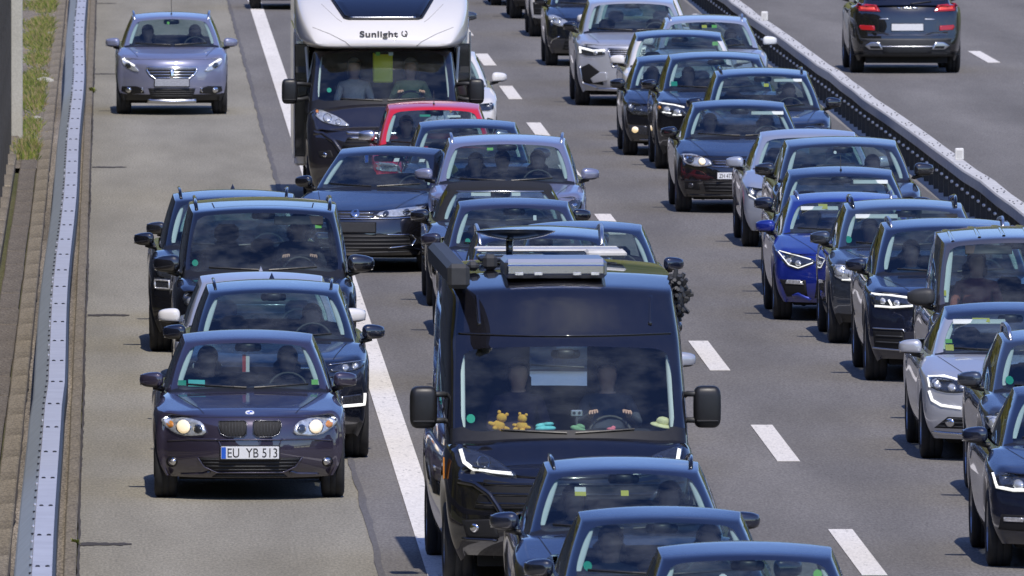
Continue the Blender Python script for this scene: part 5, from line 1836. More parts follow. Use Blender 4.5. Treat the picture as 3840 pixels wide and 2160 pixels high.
for sg in (-1, 1):
    b = MB(); b.box((sg * 1.05 - .095, 1.93, .62), (sg * 1.05 + .095, 2.51, 2.10), bev=.01); b.build('box_front_panel', M['gloss'], o)
    b = MB(); b.tube([(sg * .965, 1.86, .95), (sg * .955, 1.90, 1.35), (sg * 1.0, 1.92, 2.06)], .018, 6); b.build('drip_rail', M['paper'], o)
    b = MB(); b.tube([(sg * 1.15, 1.99, .6), (sg * 1.15, 1.99, 2.25)], .014, 6); b.build('edge_trim', M['satin'], o)
    b = MB(); b.box((sg * 1.05 - .085, 1.915, 1.72), (sg * 1.05 + .085, 1.932, 1.80)); b.build('box_front_band', M['plastic'], o)
b = MB(); b.box((-.95, 2.47, .6), (.95, 2.515, 2.08)); b.build('dark_cab_backing', M['cabin'], c.root)  # dark sheet added so the space behind the seats looks unlit
person(c, 1, 'driver in an olive shirt at the wheel of the motorhome', (.52, .56, .24), driver=True, hair='hairgrey')
person(c, -1, 'passenger in a pale top in the motorhome', (.60, .52, .46), hair='hairgrey', long=True)
b = MB(); b.box((-.13, -.02, -.20), (.13, .02, .20), bev=.018); o = b.build('safety_vest', plain('vest_yellow', (.88, .86, .02), .7)); o.location = (3.55 + .0, 222.0 + 1.62, 1.80)
tag(o, 'bright yellow safety vest hanging between the seats of the motorhome', 'safety vest')
MOTOR = c
# ---- middle lane -----------------------------------------------------------------------------------------
c = Car('car', 'dark blue estate with open roof rails directly in front of the black camper van', 'car', 3.95, 129.7, 0, P['navy'], dict(SEDAN, L=4.6, W=.90, H=1.47, hdr_z=1.375, wroof=.60, wbelt=.79, rt_y=3.7, rb_y=4.3, lvl=3, cowl_z=.965))
finish(c, 1.02)
basic_face(c, [(.45, .62), (.80, .62), (.82, .72), (.5, .72)], 'dark', gr=sym([(.34, .52), (.36, .70)]), pz=.45)
c.rails('gloss', h=.05, x=.55); c.on_glass(-.34, 1.245, .10, .07, 'paper'); c.on_glass(-.34, 1.228, .10, .034, 'yellow', off=-.002); c.on_glass(.0, 1.235, .07, .045, 'yellow')
person(c, -1, 'passenger resting an arm in the dark blue estate before the camper van', (.05, .05, .06), dz=-.02)
person(c, 1, 'driver of the dark blue estate in front of the camper van', (.04, .04, .05), driver=True)
c = Car('car', 'dark blue saloon with a bare roof, second from the bottom in the middle lane', 'car', 4.06, 124.0, 0, P['black2'], dict(SEDAN, H=1.41, hdr_z=1.325, lvl=3, wroof=.60))
finish(c, .99)
basic_face(c, [(.45, .62), (.80, .62), (.82, .70), (.5, .70)], gr=sym([(.34, .5), (.36, .66)]), pz=.43)
c.on_glass(-.56, 1.02, .09, 0, 'green')
person(c, 1, 'driver of the second lowest dark saloon in the middle lane', (.06, .06, .07), driver=True); person(c, -1, 'passenger in a checked top in the second lowest middle-lane saloon', (.16, .15, .15))
c = Car('car', 'dark blue car cut off by the bottom edge of the photo', 'car', 4.47, 118.1, 0, P['navy'], dict(HATCH, H=1.49, hdr_z=1.39, lvl=3, wroof=.615, wbelt=.79))
finish(c, 1.02)
basic_face(c, [(.45, .62), (.80, .62), (.82, .72), (.5, .72)], gr=sym([(.34, .52), (.36, .68)]), pz=.45)
c.on_glass(.49, 1.29, .09, 0, 'lime'); c.on_glass(-.18, 1.27, .09, 0, 'paper')
c = Car('car', 'silver car hidden behind the camper van, only its pale mirror showing', 'car', 4.38, 156.3, 0, P['silver'], dict(SEDAN, H=1.42))
finish(c, 1.02)
basic_face(c, [(.45, .62), (.80, .62), (.82, .70), (.5, .70)], gr=sym([(.34, .5), (.36, .66)]), pz=.43)
c = Car('car', 'black car hidden behind the camper van, only a dark mirror showing', 'car', 4.46, 162.3, 0, P['black'], dict(HATCH, H=1.44))
finish(c, 1.06)
basic_face(c, [(.45, .62), (.80, .62), (.82, .70), (.5, .70)], gr=sym([(.34, .5), (.36, .66)]), pz=.43)
c = Car('car', 'dark estate with silver roof rails just behind the black camper van', 'car', 4.38, 172.3, 0, P['navy'], dict(SUV, L=4.6, H=1.61, wroof=.65, hdr_z=1.50, rt_y=4.0, rb_y=4.4))
finish(c, 1.14)
basic_face(c, [(.5, .80), (.82, .82), (.84, .90), (.6, .90)], gr=sym([(.36, .6), (.4, .82)]), pz=.5)
c.rails('satin', h=.055, r=.02, x=.64, y0=1.95)
c = Car('car', 'dark hatchback peeping out to the right behind the camper van roof', 'car', 5.02, 178.6, 0, P['navy'], dict(HATCH, H=1.43, hdr_z=1.33))
finish(c, 1.0)
basic_face(c, [(.45, .62), (.78, .62), (.80, .70), (.5, .70)], gr=sym([(.34, .5), (.36, .66)]), pz=.43)
c = Car('car', 'dark violet car with a green sticker behind the silver-railed estate', 'car', 4.40, 184.6, 0, P['violet'], dict(SEDAN, H=1.45, hdr_z=1.36, wroof=.60))
finish(c, 1.02)
basic_face(c, [(.45, .62), (.80, .62), (.82, .70), (.5, .70)], gr=sym([(.34, .5), (.36, .66)]), pz=.43)
c.on_glass(-.52, 1.01, .08, 0, 'green'); c.on_glass(.22, 1.25, .04, .06, 'paper')
soft = plain('black_soft_top', (.010, .010, .011), .9, var=.2)
c = Car('car', 'black soft-top car with a silver-grey body in the middle lane', 'car', 4.42, 192.3, 0, P['dgrey'], dict(SEDAN, L=4.3, H=1.36, hdr_z=1.27, hdr_y=2.05, cowl_y=1.35, cowl_z=.92, wroof=.58, allroof=True), roofmat=soft)
finish(c, .98, cap=P['black'])
basic_face(c, [(.5, .58), (.80, .60), (.82, .74), (.6, .72)], 'chrome', low=sym([(.5, .27), (.45, .4)]), pz=.46)
c.strip([(-.50, 1.245), (0, 1.252), (.50, 1.245)], .012, 'header_trim', M['satin'], off=.02)
c.on_glass(-.22, 1.225, .22, .05, 'paper', 'sun_card'); c.on_glass(.18, 1.225, .10, .05, 'paper', 'sun_card')
c = Car('car', 'lilac-silver high-riding car with silver rails and three people inside', 'car', 4.66, 201.2, -1.2, P['lilac'], dict(SUV, L=4.5, W=.955, H=1.59, hdr_z=1.49, wroof=.70, wbelt=.86, R=.35, cowl_z=1.06, belt=1.03, lvl=2, clad=False))
finish(c, 1.14, hood=(.62, .72, .3))
basic_face(c, [(.50, .70), (.72, .68), (.87, .76), (.90, .90), (.80, .90), (.60, .80)], 'dark', bulbs=[(.70, .77, .05, 'bowl'), (.80, .82, .03, 'chrome')], gr=sym([(.40, .55), (.46, .78)]), bars=4, frame='chrome', low=sym([(.6, .28), (.55, .42)]), pz=.48)
c.rails('satin', h=.05, r=.018, x=.67); c.on_glass(-.20, 1.435, .085, .035, 'lime')
person(c, 1, 'driver in a dark jacket in the lilac-silver car with three people', (.05, .04, .06), driver=True, dz=.03)
person(c, -1, 'front passenger in the lilac-silver car with three people', (.10, .06, .07), long=True)
person(c, 0, 'back-seat passenger in the middle of the lilac-silver car', (.03, .03, .04), dy=.75, dx=-.05)
c = Car('car', 'black saloon swinging left towards the shoulder in front of the motorhome', 'car', 2.86, 201.9, -11, P['black'], dict(SEDAN, W=.87, H=1.43, lvl=3, zl=.74, cowl_z=.965, hdr_z=1.345, wroof=.60))
finish(c, 1.02, hood=(.50, .70, .2))
c.lamp([(.24, .675), (.50, .665), (.70, .70), (.765, .75), (.78, .785), (.60, .775), (.30, .735)], 'chrome', bulbs=[(.36, .705, .03, 'bowldark'), (.58, .725, .035, 'bowldark')], drl=[], )
c.grille(sym([(.23, .655), (.22, .73)]), 2, None, 'chrome', mat='void'); c.strip([(-.76, .655), (-.24, .648), (.24, .648), (.76, .655)], .016, 'grille_trim', M['chrome'], off=.016)
c.emblem(.70, .055)
c.grille([(-.66, .28), (.66, .28), (.62, .46), (-.62, .46)], 4, None, 'plastic', name='air_intake', barw=.018)
c.strip([(.38, .46), (.66, .455), (.70, .40), (.66, .33), (.40, .30)], .014, 'intake_trim', M['chrome'], off=.018); c.strip([(-.38, .46), (-.66, .455), (-.70, .40), (-.66, .33), (-.40, .30)], .014, 'intake_trim', M['chrome'], off=.018)
c.strip([(-.62, .255), (0, .245), (.62, .255)], .02, 'bumper_ridge', M['plastic'], off=.02)
c.plate(.545, eu=False, mat='plastic')
c.on_glass(.18, 1.28, .07, .045, 'paper'); c.on_glass(.47, 1.27, .07, .04, 'paper')
c = Car('car', 'dark blue car tucked in behind the lilac-silver car with rails', 'car', 4.45, 211.2, 0, P['navy'], dict(HATCH, L=4.1, H=1.45))
finish(c, 1.04)
basic_face(c, [(.45, .62), (.78, .62), (.80, .72), (.5, .70)], gr=sym([(.34, .56), (.36, .66)]), pz=.46)
c = Car('car', 'small red car in front of the motorhome', 'car', 4.13, 217.0, 0, P['red'], dict(HATCH, L=3.7, W=.835, H=1.50, hdr_z=1.41, wroof=.59, wbelt=.75, cowl_y=.95, hdr_y=1.65, rb_y=3.5, rt_y=3.1, wbs=2.35, oh=.72))
finish(c, 1.07, cap=M['satin'])
basic_face(c, [(.45, .66), (.76, .66), (.78, .78), (.5, .76)], 'chrome', gr=sym([(.34, .56), (.36, .66)]), pz=.46)
c.aerial('rod'); c.on_glass(-.12, 1.33, .16, .03, 'green', 'windscreen_sticker'); c.on_glass(.25, 1.32, .20, .03, 'paper')
person(c, -1, 'passenger in dark clothes in the small red car', (.04, .03, .04), long=True)
person(c, 1, 'driver of the small red car', (.08, .08, .10), driver=True)
c = Car('car', 'white car half hidden behind the right side of the motorhome', 'car', 4.62, 242.3, 0, P['white'], dict(SEDAN, H=1.44))
finish(c, 1.05)
basic_face(c, [(.5, .62), (.80, .62), (.83, .74), (.55, .70)], 'dark', gr=sym([(.34, .5), (.36, .66)]), low=[[(.55, .28), (.80, .28), (.80, .50), (.72, .52)], [(-.80, .28), (-.55, .28), (-.72, .52), (-.80, .50)]], pz=.43)
c = Car('car', 'dark high-riding car far behind the motorhome with only its mirror side showing', 'car', 4.80, 271.6, 0, P['slate'], dict(SUV, H=1.62))
finish(c, 1.15)
basic_face(c, [(.5, .80), (.82, .82), (.84, .90), (.6, .90)], gr=sym([(.36, .6), (.4, .82)]), pz=.5)
c = Car('car', 'dark car at the top edge beside the motorhome, only its bumper in the frame', 'car', 3.46, 321.0, 0, P['black3'], dict(HATCH, H=1.46))
finish(c, 1.04)
basic_face(c, [(.45, .62), (.78, .62), (.80, .72), (.5, .70)], 'chrome', gr=sym([(.34, .56), (.36, .66)]), low=sym([(.5, .25), (.45, .38)]), pz=.34, fogs=(.62, .36, .05))

# ---- right lane, far to near --------------------------------------------------------------------------------
c = Car('car', 'dark car at the very top of the right lane, leftmost wheel just in frame', 'car', 8.05, 323.6, 0, P['black'], dict(HATCH)); finish(c)
basic_face(c, [(.45, .62), (.78, .62), (.80, .72), (.5, .70)], gr=sym([(.34, .56), (.36, .66)]), pz=.46)
c = Car('car', 'dark car second from the top of the right lane in front of the white one', 'car', 8.22, 314.2, 0, P['black3'], dict(SUV)); finish(c)
basic_face(c, [(.5, .80), (.82, .82), (.84, .90), (.6, .90)], gr=sym([(.36, .6), (.4, .82)]), pz=.5, low=sym([(.6, .3), (.55, .45)]))
c = Car('car', 'white high-riding car near the top of the right lane with a dark grille', 'car', 8.28, 302.2, 0, P['white'], dict(SUV, H=1.65)); finish(c)
basic_face(c, [(.5, .80), (.82, .82), (.84, .90), (.6, .90)], gr=sym([(.50, .5), (.46, .80)]), pz=.5, low=[[(.60, .40), (.80, .40), (.82, .62), (.62, .62)], [(-.80, .40), (-.60, .40), (-.62, .62), (-.82, .62)]])
c = Car('car', 'small black car with big white headlights near the top of the right lane', 'car', 8.07, 284.7, 0, P['black2'], dict(HATCH, L=3.9, W=.845, H=1.46, zl=.80, cowl_z=1.0, belt=.97, cowl_y=1.0, hdr_y=1.72, rb_y=3.7, rt_y=3.2, wbs=2.5, zb=.22)); finish(c, 1.06)
c.lamp([(.40, .70), (.58, .66), (.74, .72), (.80, .86), (.68, .86), (.50, .78)], 'chrome', bulbs=[(.64, .76, .065, 'bowl'), (.74, .81, .04, 'bowl')])
basic_face_low = c.grille(sym([(.55, .28), (.50, .46)]), 3, None, 'plastic', name='air_intake'); c.grille(sym([(.30, .54), (.33, .64)]), 2, 'chrome', 'chrome')
c.strip([(.60, .50), (.72, .44), (.74, .38)], .02, 'bumper_trim', M['chrome'], off=.016); c.strip([(-.60, .50), (-.72, .44), (-.74, .38)], .02, 'bumper_trim', M['chrome'], off=.016); c.plate(.46)
for x in (-.12, .12): c.patch(rect(x, .945, .12, .012), 'bonnet_vent', M['void'], off=.004, rings=1)
c.on_glass(.1, 1.10, .10, .06, M['red'], 'red_card')
c = Car('car', 'white car between the small black car and the silver high-riding car', 'car', 8.52, 273.6, 0, P['white'], dict(HATCH, H=1.47, W=.88)); finish(c, 1.06)
basic_face(c, [(.45, .62), (.78, .62), (.80, .72), (.5, .70)], gr=sym([(.34, .56), (.36, .66)]), pz=.46)
# silver crossover with T-shaped lamps
c = Car('car', 'silver high-riding car with a lit T-shaped headlight in the right lane', 'car', 8.10, 263.8, 0, P['silver'], dict(SUV, L=4.65, W=.945, H=1.645, zl=.96, cowl_z=1.13, belt=1.09, R=.37, oh=.87, wbs=2.85, hdr_z=1.545, wroof=.665, wbelt=.83, clad=False, rb_y=4.45, rt_y=4.05, cowl_y=1.15, hdr_y=1.98)); finish(c, 1.20, cap=P['black'])
c.lamp([(.46, .80), (.74, .775), (.86, .82), (.89, .92), (.80, .94), (.52, .88)], 'dark', bulbs=[(.62, .83, .03, 'bowl')], drl=[[(.48, .865), (.66, .858), (.86, .905)], [(.855, .92), (.845, .82)]], drlw=.038)
c.grille(sym([(.36, .62), (.43, .90)]), 9, 'satin', 'satin', vertical=False)
for sg in (-1, 1):
    q = [(.50, .33), (.80, .36), (.84, .60), (.72, .66), (.56, .54)]
    o = c.patch(q if sg > 0 else mir(q), 'air_intake', M['void'], off=.016, rings=7, step=.025)
    q = [(.44, .40), (.66, .36), (.70, .43), (.56, .53), (.46, .53)]
    c.patch(q if sg > 0 else mir(q), 'bumper_blade', P['silver'], o, off=.034, rings=6, step=.03)
    c.strip([(sg * .86, .62), (sg * .82, .36), (sg * .60, .29)], .035, 'bumper_trim', M['satin'], o, off=.022)
c.strip([(-.60, .27), (0, .26), (.60, .27)], .06, 'skid_plate', M['satin'], off=.016); c.plate(.52)
c = Car('car', 'bluish-silver car with a pale mirror beside the median barrier', 'car', 9.0, 256.3, 0, P['silver2'], dict(SUV, L=4.4, W=.90, H=1.56, hdr_z=1.465, wroof=.62, clad=False, cowl_y=1.0, hdr_y=1.75)); finish(c, 1.18, cap=M['paper'])
basic_face(c, [(.5, .74), (.80, .76), (.84, .86), (.6, .84)], gr=sym([(.36, .6), (.4, .72)]), pz=.5)
c.rails('satin'); c.on_glass(-.05, 1.40, .09, .05, 'yellow'); c.on_glass(.10, 1.40, .09, .05, 'lime')
person(c, 1, 'driver of the bluish-silver car beside the barrier', (.20, .20, .20), driver=True)
c = Car('car', 'white car with a dark roof and white mirrors in the right lane', 'car', 8.32, 248.3, 0, P['white'], dict(SUV, L=4.3, W=.89, H=1.555, hdr_z=1.46, wroof=.63, clad=False, cowl_z=1.06, belt=1.03), roofmat=P['navy']); finish(c, 1.13)
basic_face(c, [(.5, .74), (.80, .76), (.84, .86), (.6, .84)], gr=sym([(.36, .6), (.4, .72)]), pz=.5, low=sym([(.6, .28), (.55, .42)])); c.on_glass(.52, 1.36, .10, .06, 'lime')
c = Car('car', 'small black hatchback with one lit yellow fog lamp in the right lane', 'car', 8.07, 241.5, 0, P['black'], dict(HATCH, L=3.95, W=.84, H=1.39, hdr_z=1.30, zl=.74, wroof=.575, wbelt=.75, cowl_y=1.0, hdr_y=1.72, rb_y=3.75, rt_y=3.25, wbs=2.45, cowl_z=.94, belt=.91)); finish(c, .99)
basic_face(c, [(.42, .60), (.66, .58), (.78, .66), (.79, .78), (.68, .78), (.50, .70)], 'dark', bulbs=[(.62, .665, .05, 'bowldark'), (.72, .70, .03, 'bowl')], gr=sym([(.38, .60), (.40, .66)]), bars=2, barmat='chrome', low=sym([(.42, .26), (.40, .46)]), pz=.50)
for sg in (-1, 1):
    q = [(.48, .30), (.74, .32), (.75, .43), (.50, .43)]
    o = c.patch(q if sg > 0 else mir(q), 'fog_light', M['bowldark'], off=.006)
    c.patch(disc(sg * .66, .375, .045), 'fog_bulb', M['warm2'] if sg < 0 else M['bowl'], o, off=.014, rings=1, dome=.01, step=.2)
c.strip([(-.6, .235), (.6, .235)], .014, 'bumper_trim', M['satin'], off=.014)
person(c, -1, 'passenger in the small black hatchback with the lit fog lamp', (.30, .12, .10), dz=-.06)
c = Car('car', 'black high-riding car with ringed headlights, right of the small black hatchback', 'car', 8.42, 236.0, 0, P['black'], dict(SUV, L=4.4, W=.91, H=1.585, hdr_z=1.485, R=.35, clad=True, lvl=2)); finish(c, 1.14)
c.lamp([(.45, .76), (.70, .73), (.84, .80), (.87, .92), (.78, .93), (.55, .88)], 'dark', bulbs=[(.60, .80, .045, 'bowl'), (.74, .83, .045, 'bowl')], drl=[[(.50, .872), (.66, .905), (.84, .925)], [(.54, .765), (.66, .765)], [(.68, .785), (.80, .80)]], drlw=.02, amber=disc(.84, .86, .025))
for sg in (-1, 1):
    k = [(.03, .66), (.30, .66), (.37, .76), (.35, .86), (.03, .86)]
    c.grille(k if sg > 0 else mir(k), 7, 'chrome', 'gloss', vertical=True, name='kidney_grille')
c.grille(sym([(.6, .30), (.55, .46)]), 3, None, 'plastic', name='air_intake'); c.plate(.52)
c.on_glass(-.60, 1.16, .10, .07, 'green'); person(c, -1, 'passenger in a dark top in the black car with ringed headlights', (.05, .05, .06))
c = Car('car', 'black car with a green card in its windscreen close to the median barrier', 'car', 8.81, 229.2, 0, P['black2'], dict(SUV, L=4.4, W=.905, H=1.555, hdr_z=1.455, cowl_z=1.04, belt=1.01, zl=.86, wroof=.625)); finish(c, 1.10)
basic_face(c, [(.5, .74), (.80, .74), (.85, .84), (.6, .83)], 'dark', bulbs=[(.65, .78, .03, 'bowl')], drl=[[(.52, .75), (.82, .755)]], gr=sym([(.40, .66), (.44, .80)]), bars=3, low=sym([(.6, .28), (.55, .42)]), pz=.5)
c.rails('gloss'); c.on_glass(-.62, 1.115, .07, .05, 'lime'); c.on_glass(-.44, 1.085, .16, .05, 'lime', 'parking_card'); c.on_glass(.04, 1.34, .075, .05, 'yellow'); c.visor(.34, .38, .07)
person(c, 1, 'driver of the black car with the green windscreen card', (.05, .05, .06), driver=True)
# dark compact with Zurich plate
c = Car('car', 'black compact car with one round headlight glowing and a white number plate', 'car', 8.17, 220.3, 0, P['black'], dict(HATCH, L=4.25, W=.895, H=1.405, hdr_z=1.315, zl=.74, cowl_y=1.15, cowl_z=.95, belt=.915, hdr_y=1.88, wroof=.60, wbelt=.785, lvl=3)); finish(c, 1.0, hood=(.52, .70, .2))
c.lamp([(.42, .62), (.62, .60), (.76, .64), (.815, .72), (.81, .765), (.64, .765), (.44, .69)], 'chrome', bulbs=[(.70, .695, .052, 'bowldark'), (.545, .672, .045, 'warm2')])
c.grille(sym([(.40, .635), (.42, .695)]), 2, None, 'chrome', mat='void'); c.strip([(-.42, .61), (0, .60), (.42, .61)], .012, 'grille_trim', M['chrome'], off=.016); c.emblem(.66, .05)
c.grille([(-.50, .28), (.50, .28), (.54, .41), (-.54, .41)], 3, None, 'plastic', name='air_intake')
for sg in (-1, 1):
    q = [(.58, .30), (.76, .31), (.77, .40), (.60, .41)]
    o = c.patch(q if sg > 0 else mir(q), 'fog_light', M['void'], off=.006); c.patch(disc(sg * .69, .355, .035), 'fog_bulb', M['bowldark'], o, off=.012, rings=1, step=.2)
    c.strip([(sg * .56, .425), (sg * .78, .42)], .014, 'bumper_trim', M['gloss'], off=.016)
c.strip([(-.70, .235), (.70, .235)], .02, 'bumper_trim', M['plastic'], off=.016)
c.plate(.49, x=-.20, text='ZH 477 261', eu=False, size=.078, w=.31, h=.085); c.visor(.36, .42, .08)
person(c, 1, 'driver in a red top in the black compact with the white plate', (.14, .05, .05), driver=True, dz=-.05); person(c, -1, 'passenger with a seat belt in the black compact with the white plate', (.12, .08, .09), dz=-.05)
c = Car('car', 'silver saloon with a pale mirror wedged beside black cars in the right lane', 'car', 8.62, 209.0, 0, P['silver2'], dict(SEDAN, W=.90, H=1.395, hdr_z=1.31, lvl=2, zl=.73)); finish(c, 1.0)
basic_face(c, [(.46, .61), (.70, .58), (.82, .64), (.85, .75), (.72, .74), (.55, .70)], 'dark', bulbs=[(.66, .65, .05, 'bowl'), (.77, .68, .035, 'bowl')], drl=[[(.52, .615), (.70, .59), (.81, .65)]], drlw=.016, gr=sym([(.36, .5), (.40, .66)]), frame='chrome', low=sym([(.6, .25), (.55, .38)]), pz=.43)
c = Car('car', 'black high-riding car with both dark mirrors spread wide in the right lane', 'car', 8.69, 201.0, 0, P['black3'], dict(SUV, W=.91, H=1.565, hdr_z=1.465, wroof=.66, wbelt=.825, cowl_z=1.07)); finish(c, 1.20, big=1.1)
basic_face(c, [(.5, .74), (.80, .76), (.86, .86), (.6, .84)], gr=sym([(.36, .6), (.4, .78)]), pz=.5)
c.on_glass(-.10, 1.40, .05, 0, 'paper'); person(c, 1, 'driver of the black car with wide dark mirrors', (.06, .06, .07), driver=True)
c = Car('car', 'dark hatchback with a short roof aerial behind the blue car', 'car', 8.40, 194.6, 0, P['navy'], dict(HATCH, W=.88, H=1.44)); finish(c, 1.04)
basic_face(c, [(.48, .62), (.72, .60), (.82, .68), (.83, .78), (.6, .74)], 'chrome', bulbs=[(.68, .67, .04, 'bowl')], gr=sym([(.34, .56), (.36, .66)]), pz=.46, fogs=(.66, .35, .04))
c.aerial('rod'); c.visor(.33, .40, .08)
c = Car('car', 'royal blue hatchback in the right lane', 'car', 8.20, 188.8, 0, P['blue'], dict(HATCH, L=4.2, W=.88, H=1.36, hdr_z=1.275, zl=.75, cowl_z=.95, belt=.92, lvl=3, wroof=.60)); finish(c, 1.0, hood=(.45, .70, .2))
c.lamp([(.40, .655), (.60, .575), (.72, .61), (.835, .745), (.84, .79), (.66, .755), (.44, .70)], 'dark', bulbs=[(.60, .645, .03, 'bowl'), (.70, .67, .03, 'bowl')], drl=[[(.81, .765), (.70, .625), (.60, .592)], [(.60, .592), (.44, .655)], [(.80, .775), (.62, .73), (.46, .69)]], drlw=.012)
c.grille(sym([(.32, .56), (.36, .68)]), 4, 'satin', 'gloss')
for sg in (-1, 1):
    q = [(.50, .28), (.72, .27), (.80, .46), (.52, .46)]
    o = c.patch(q if sg > 0 else mir(q), 'air_intake', M['void'], off=.006)
    q = [(.54, .41), (.74, .415), (.72, .46), (.58, .46)]
    c.patch(q if sg > 0 else mir(q), 'fog_light', M['bowl'], o, off=.016)
    c.strip([(sg * .46, .24), (sg * .60, .30), (sg * .66, .27)], .05, 'bumper_blade', P['blue'], off=.02)
c.grille(sym([(.42, .26), (.40, .46)]), 3, None, 'plastic', name='air_intake'); c.plate(.50)
c.rails('satin'); c.visor(-.30, .42, .085); c.on_glass(-.26, 1.215, .10, .05, 'yellow', 'visor_label', off=-.04)
person(c, -1, 'passenger in the royal blue hatchback', (.14, .10, .10), dz=-.06)
c = Car('car', 'slate-grey high-riding car with black rails right behind the dark one with lit lamps', 'car', 8.60, 183.0, 0, P['slate'], dict(SUV, L=4.4, W=.91, H=1.49, hdr_z=1.40, zl=.86, cowl_z=1.02, belt=.99, lvl=2, wroof=.64)); finish(c, 1.10, hood=(.5, .70, .25))
c.lamp([(.50, .70), (.72, .68), (.85, .74), (.88, .86), (.74, .86), (.56, .80)], 'chrome', bulbs=[(.64, .75, .05, 'bowl'), (.78, .79, .05, 'bowl')], drl=[[(.56, .705), (.76, .70)]], drlw=.016)
c.grille(sym([(.42, .56), (.46, .76)]), 3, 'chrome', 'chrome'); c.grille(sym([(.6, .28), (.55, .44)]), 3, None, 'plastic', name='air_intake'); c.plate(.48)
c.rails('gloss', h=.075, r=.018); c.on_glass(-.64, 1.09, .10, 0, 'green'); c.visor(-.32, .46, .085); c.visor(.36, .40, .07, 'cabin')
person(c, -1, 'passenger in a pink top in the slate-grey high-riding car', (.25, .10, .12), dz=-.02)
# dark premium crossover with twin lit bars
c = Car('car', 'dark high-riding car with lit twin-bar headlights and a driver in view, right lane', 'car', 8.66, 174.6, 0, P['navy'], dict(SUV, L=4.65, W=.945, H=1.60, hdr_z=1.50, zl=.92, cowl_z=1.075, belt=1.05, R=.365, oh=.89, wbs=2.8, lvl=3, wroof=.665, wbelt=.83, clad=False, cowl_y=1.2, hdr_y=2.0)); finish(c, 1.15, hood=(.52, .72, .25))
c.lamp([(.44, .775), (.62, .755), (.85, .77), (.90, .90), (.80, .915), (.52, .885)], 'dark', bulbs=[(.62, .82, .028, 'bowl'), (.76, .835, .028, 'bowl')], drl=[[(.50, .875), (.66, .89), (.87, .905)], [(.46, .795), (.66, .775), (.84, .782)], [(.67, .79), (.70, .85)]], drlw=.024)
c.grille([(-.42, .50), (.42, .50), (.46, .60), (.44, .86), (.36, .90), (-.36, .90), (-.44, .86), (-.46, .60)], 6, 'gloss', 'satin', mat='void')
for sg in (-1, 1):
    q = [(.52, .34), (.84, .36), (.86, .55), (.56, .55)]
    g = c.patch(q if sg > 0 else mir(q), 'air_intake', M['void'], off=.006)
    for z in (.41, .475): c.strip([(sg * .56, z), (sg * .83, z + .005)], .018, 'intake_bar', M['plastic'], g, off=.016)
    c.strip([(sg * .86, .555), (sg * .56, .55), (sg * .54, .52)], .014, 'intake_trim', M['satin'], g, off=.018); c.strip([(sg * .86, .35), (sg * .50, .33)], .02, 'intake_trim', M['satin'], g, off=.018)
c.plate(.56); c.rails('satin', h=.05)
person(c, -1, 'passenger in a white shirt with a seat belt in the car with twin-bar headlights', (.35, .35, .38)); person(c, 1, 'driver of the car with lit twin-bar headlights', (.05, .05, .06), driver=True)
# grey-taupe van with a ribbed roof
c = Car('van', 'grey van with a ribbed roof at the right edge of the photo', 'van', 8.86, 165.5, 0, P['taupe'], dict(L=4.4, W=.92, H=1.86, zl=.93, cowl_y=.82, cowl_z=1.13, belt=1.09, hdr_y=1.55, hdr_z=1.70, wbelt=.85, wroof=.735, oh=.85, wbs=2.8, R=.32, rb_y=4.3, rt_y=4.2, deck=1.15, bow=.30, bowg=.15, rc=.06, zb=.22, gcol=(0, .38, .74, .945, 1.0), panel=True, lvl=3, yp=(.10, .03, 0, .01, .03, .10), seat_up=.1)); finish(c, 1.22, big=1.25, cap=M['plastic'], raise_=.1)
basic_face(c, [(.46, .74), (.70, .72), (.84, .80), (.87, .93), (.60, .90)], 'chrome', bulbs=[(.68, .80, .06, 'bowl')], gr=sym([(.36, .62), (.38, .72)]), low=sym([(.6, .28), (.55, .45)]), pz=.5)
for x in (-.62, -.36, -.12, .12, .36, .62):
    v = []; f = []
    for i in range(26):
        y = 1.72 + 2.3 * i / 25
        for dx, dz in ((-.02, 0), (-.009, .012), (.009, .012), (.02, 0)): v.append((x + dx, y, c.Tz(x + dx, y) + dz - .001))
    for i in range(25):
        for k in range(3): f.append((i * 4 + k, i * 4 + k + 1, i * 4 + k + 5, i * 4 + k + 4))
    obj('roof_rib', v, f, P['taupe'], c.root, True)
c.on_glass(-.745, 1.27, .08, .06, 'yellow'); c.on_glass(-.755, 1.21, .07, .05, 'paper'); c.on_glass(-.76, 1.16, .07, .03, 'green'); c.visor(-.28, .46, .12, 'slatev' if 'slatev' in M else 'plastic')
person(c, -1, 'passenger in the grey van with the ribbed roof', (.30, .10, .08)); person(c, 1, 'driver of the grey van with the ribbed roof', (.06, .06, .08), driver=True)
# silver saloon with C-shaped lamps
c = Car('car', 'silver saloon with lit C-shaped lamps and yellow stickers in the right lane', 'car', 8.49, 159.2, 0, P['silver'], dict(SEDAN, L=4.85, W=.93, H=1.40, zl=.76, hdr_z=1.31, cowl_z=.965, belt=.94, lvl=3, wroof=.60, wbelt=.80, R=.335, oh=.95, wbs=2.8), roofmat=P['navy']); finish(c, 1.005, hood=(.50, .72, .2))  # navy roof: panoramic glass with the sky reflection put into its colour
c.lamp([(.46, .66), (.66, .64), (.82, .67), (.865, .765), (.80, .80), (.56, .755)], 'dark', bulbs=[(.77, .715, .035, 'bowl'), (.64, .695, .035, 'bowl'), (.55, .70, .02, 'bowl')], drl=[[(.85, .775), (.84, .69)], [(.85, .785), (.70, .795), (.58, .765)]], drlw=.018)
for sg in (-1, 1):
    c.strip([(sg * .845, .655), (sg * .82, .57), (sg * .74, .525), (sg * .56, .505)], .026, 'daytime_light', M['drl'], off=.016)
    c.strip([(sg * .82, .27), (sg * .5, .255)], .03, 'bumper_trim', M['chrome'], off=.018)
c.grille([(-.36, .52), (.36, .52), (.44, .62), (.40, .70), (-.40, .70), (-.44, .62)], 6, 'chrome', 'satin')
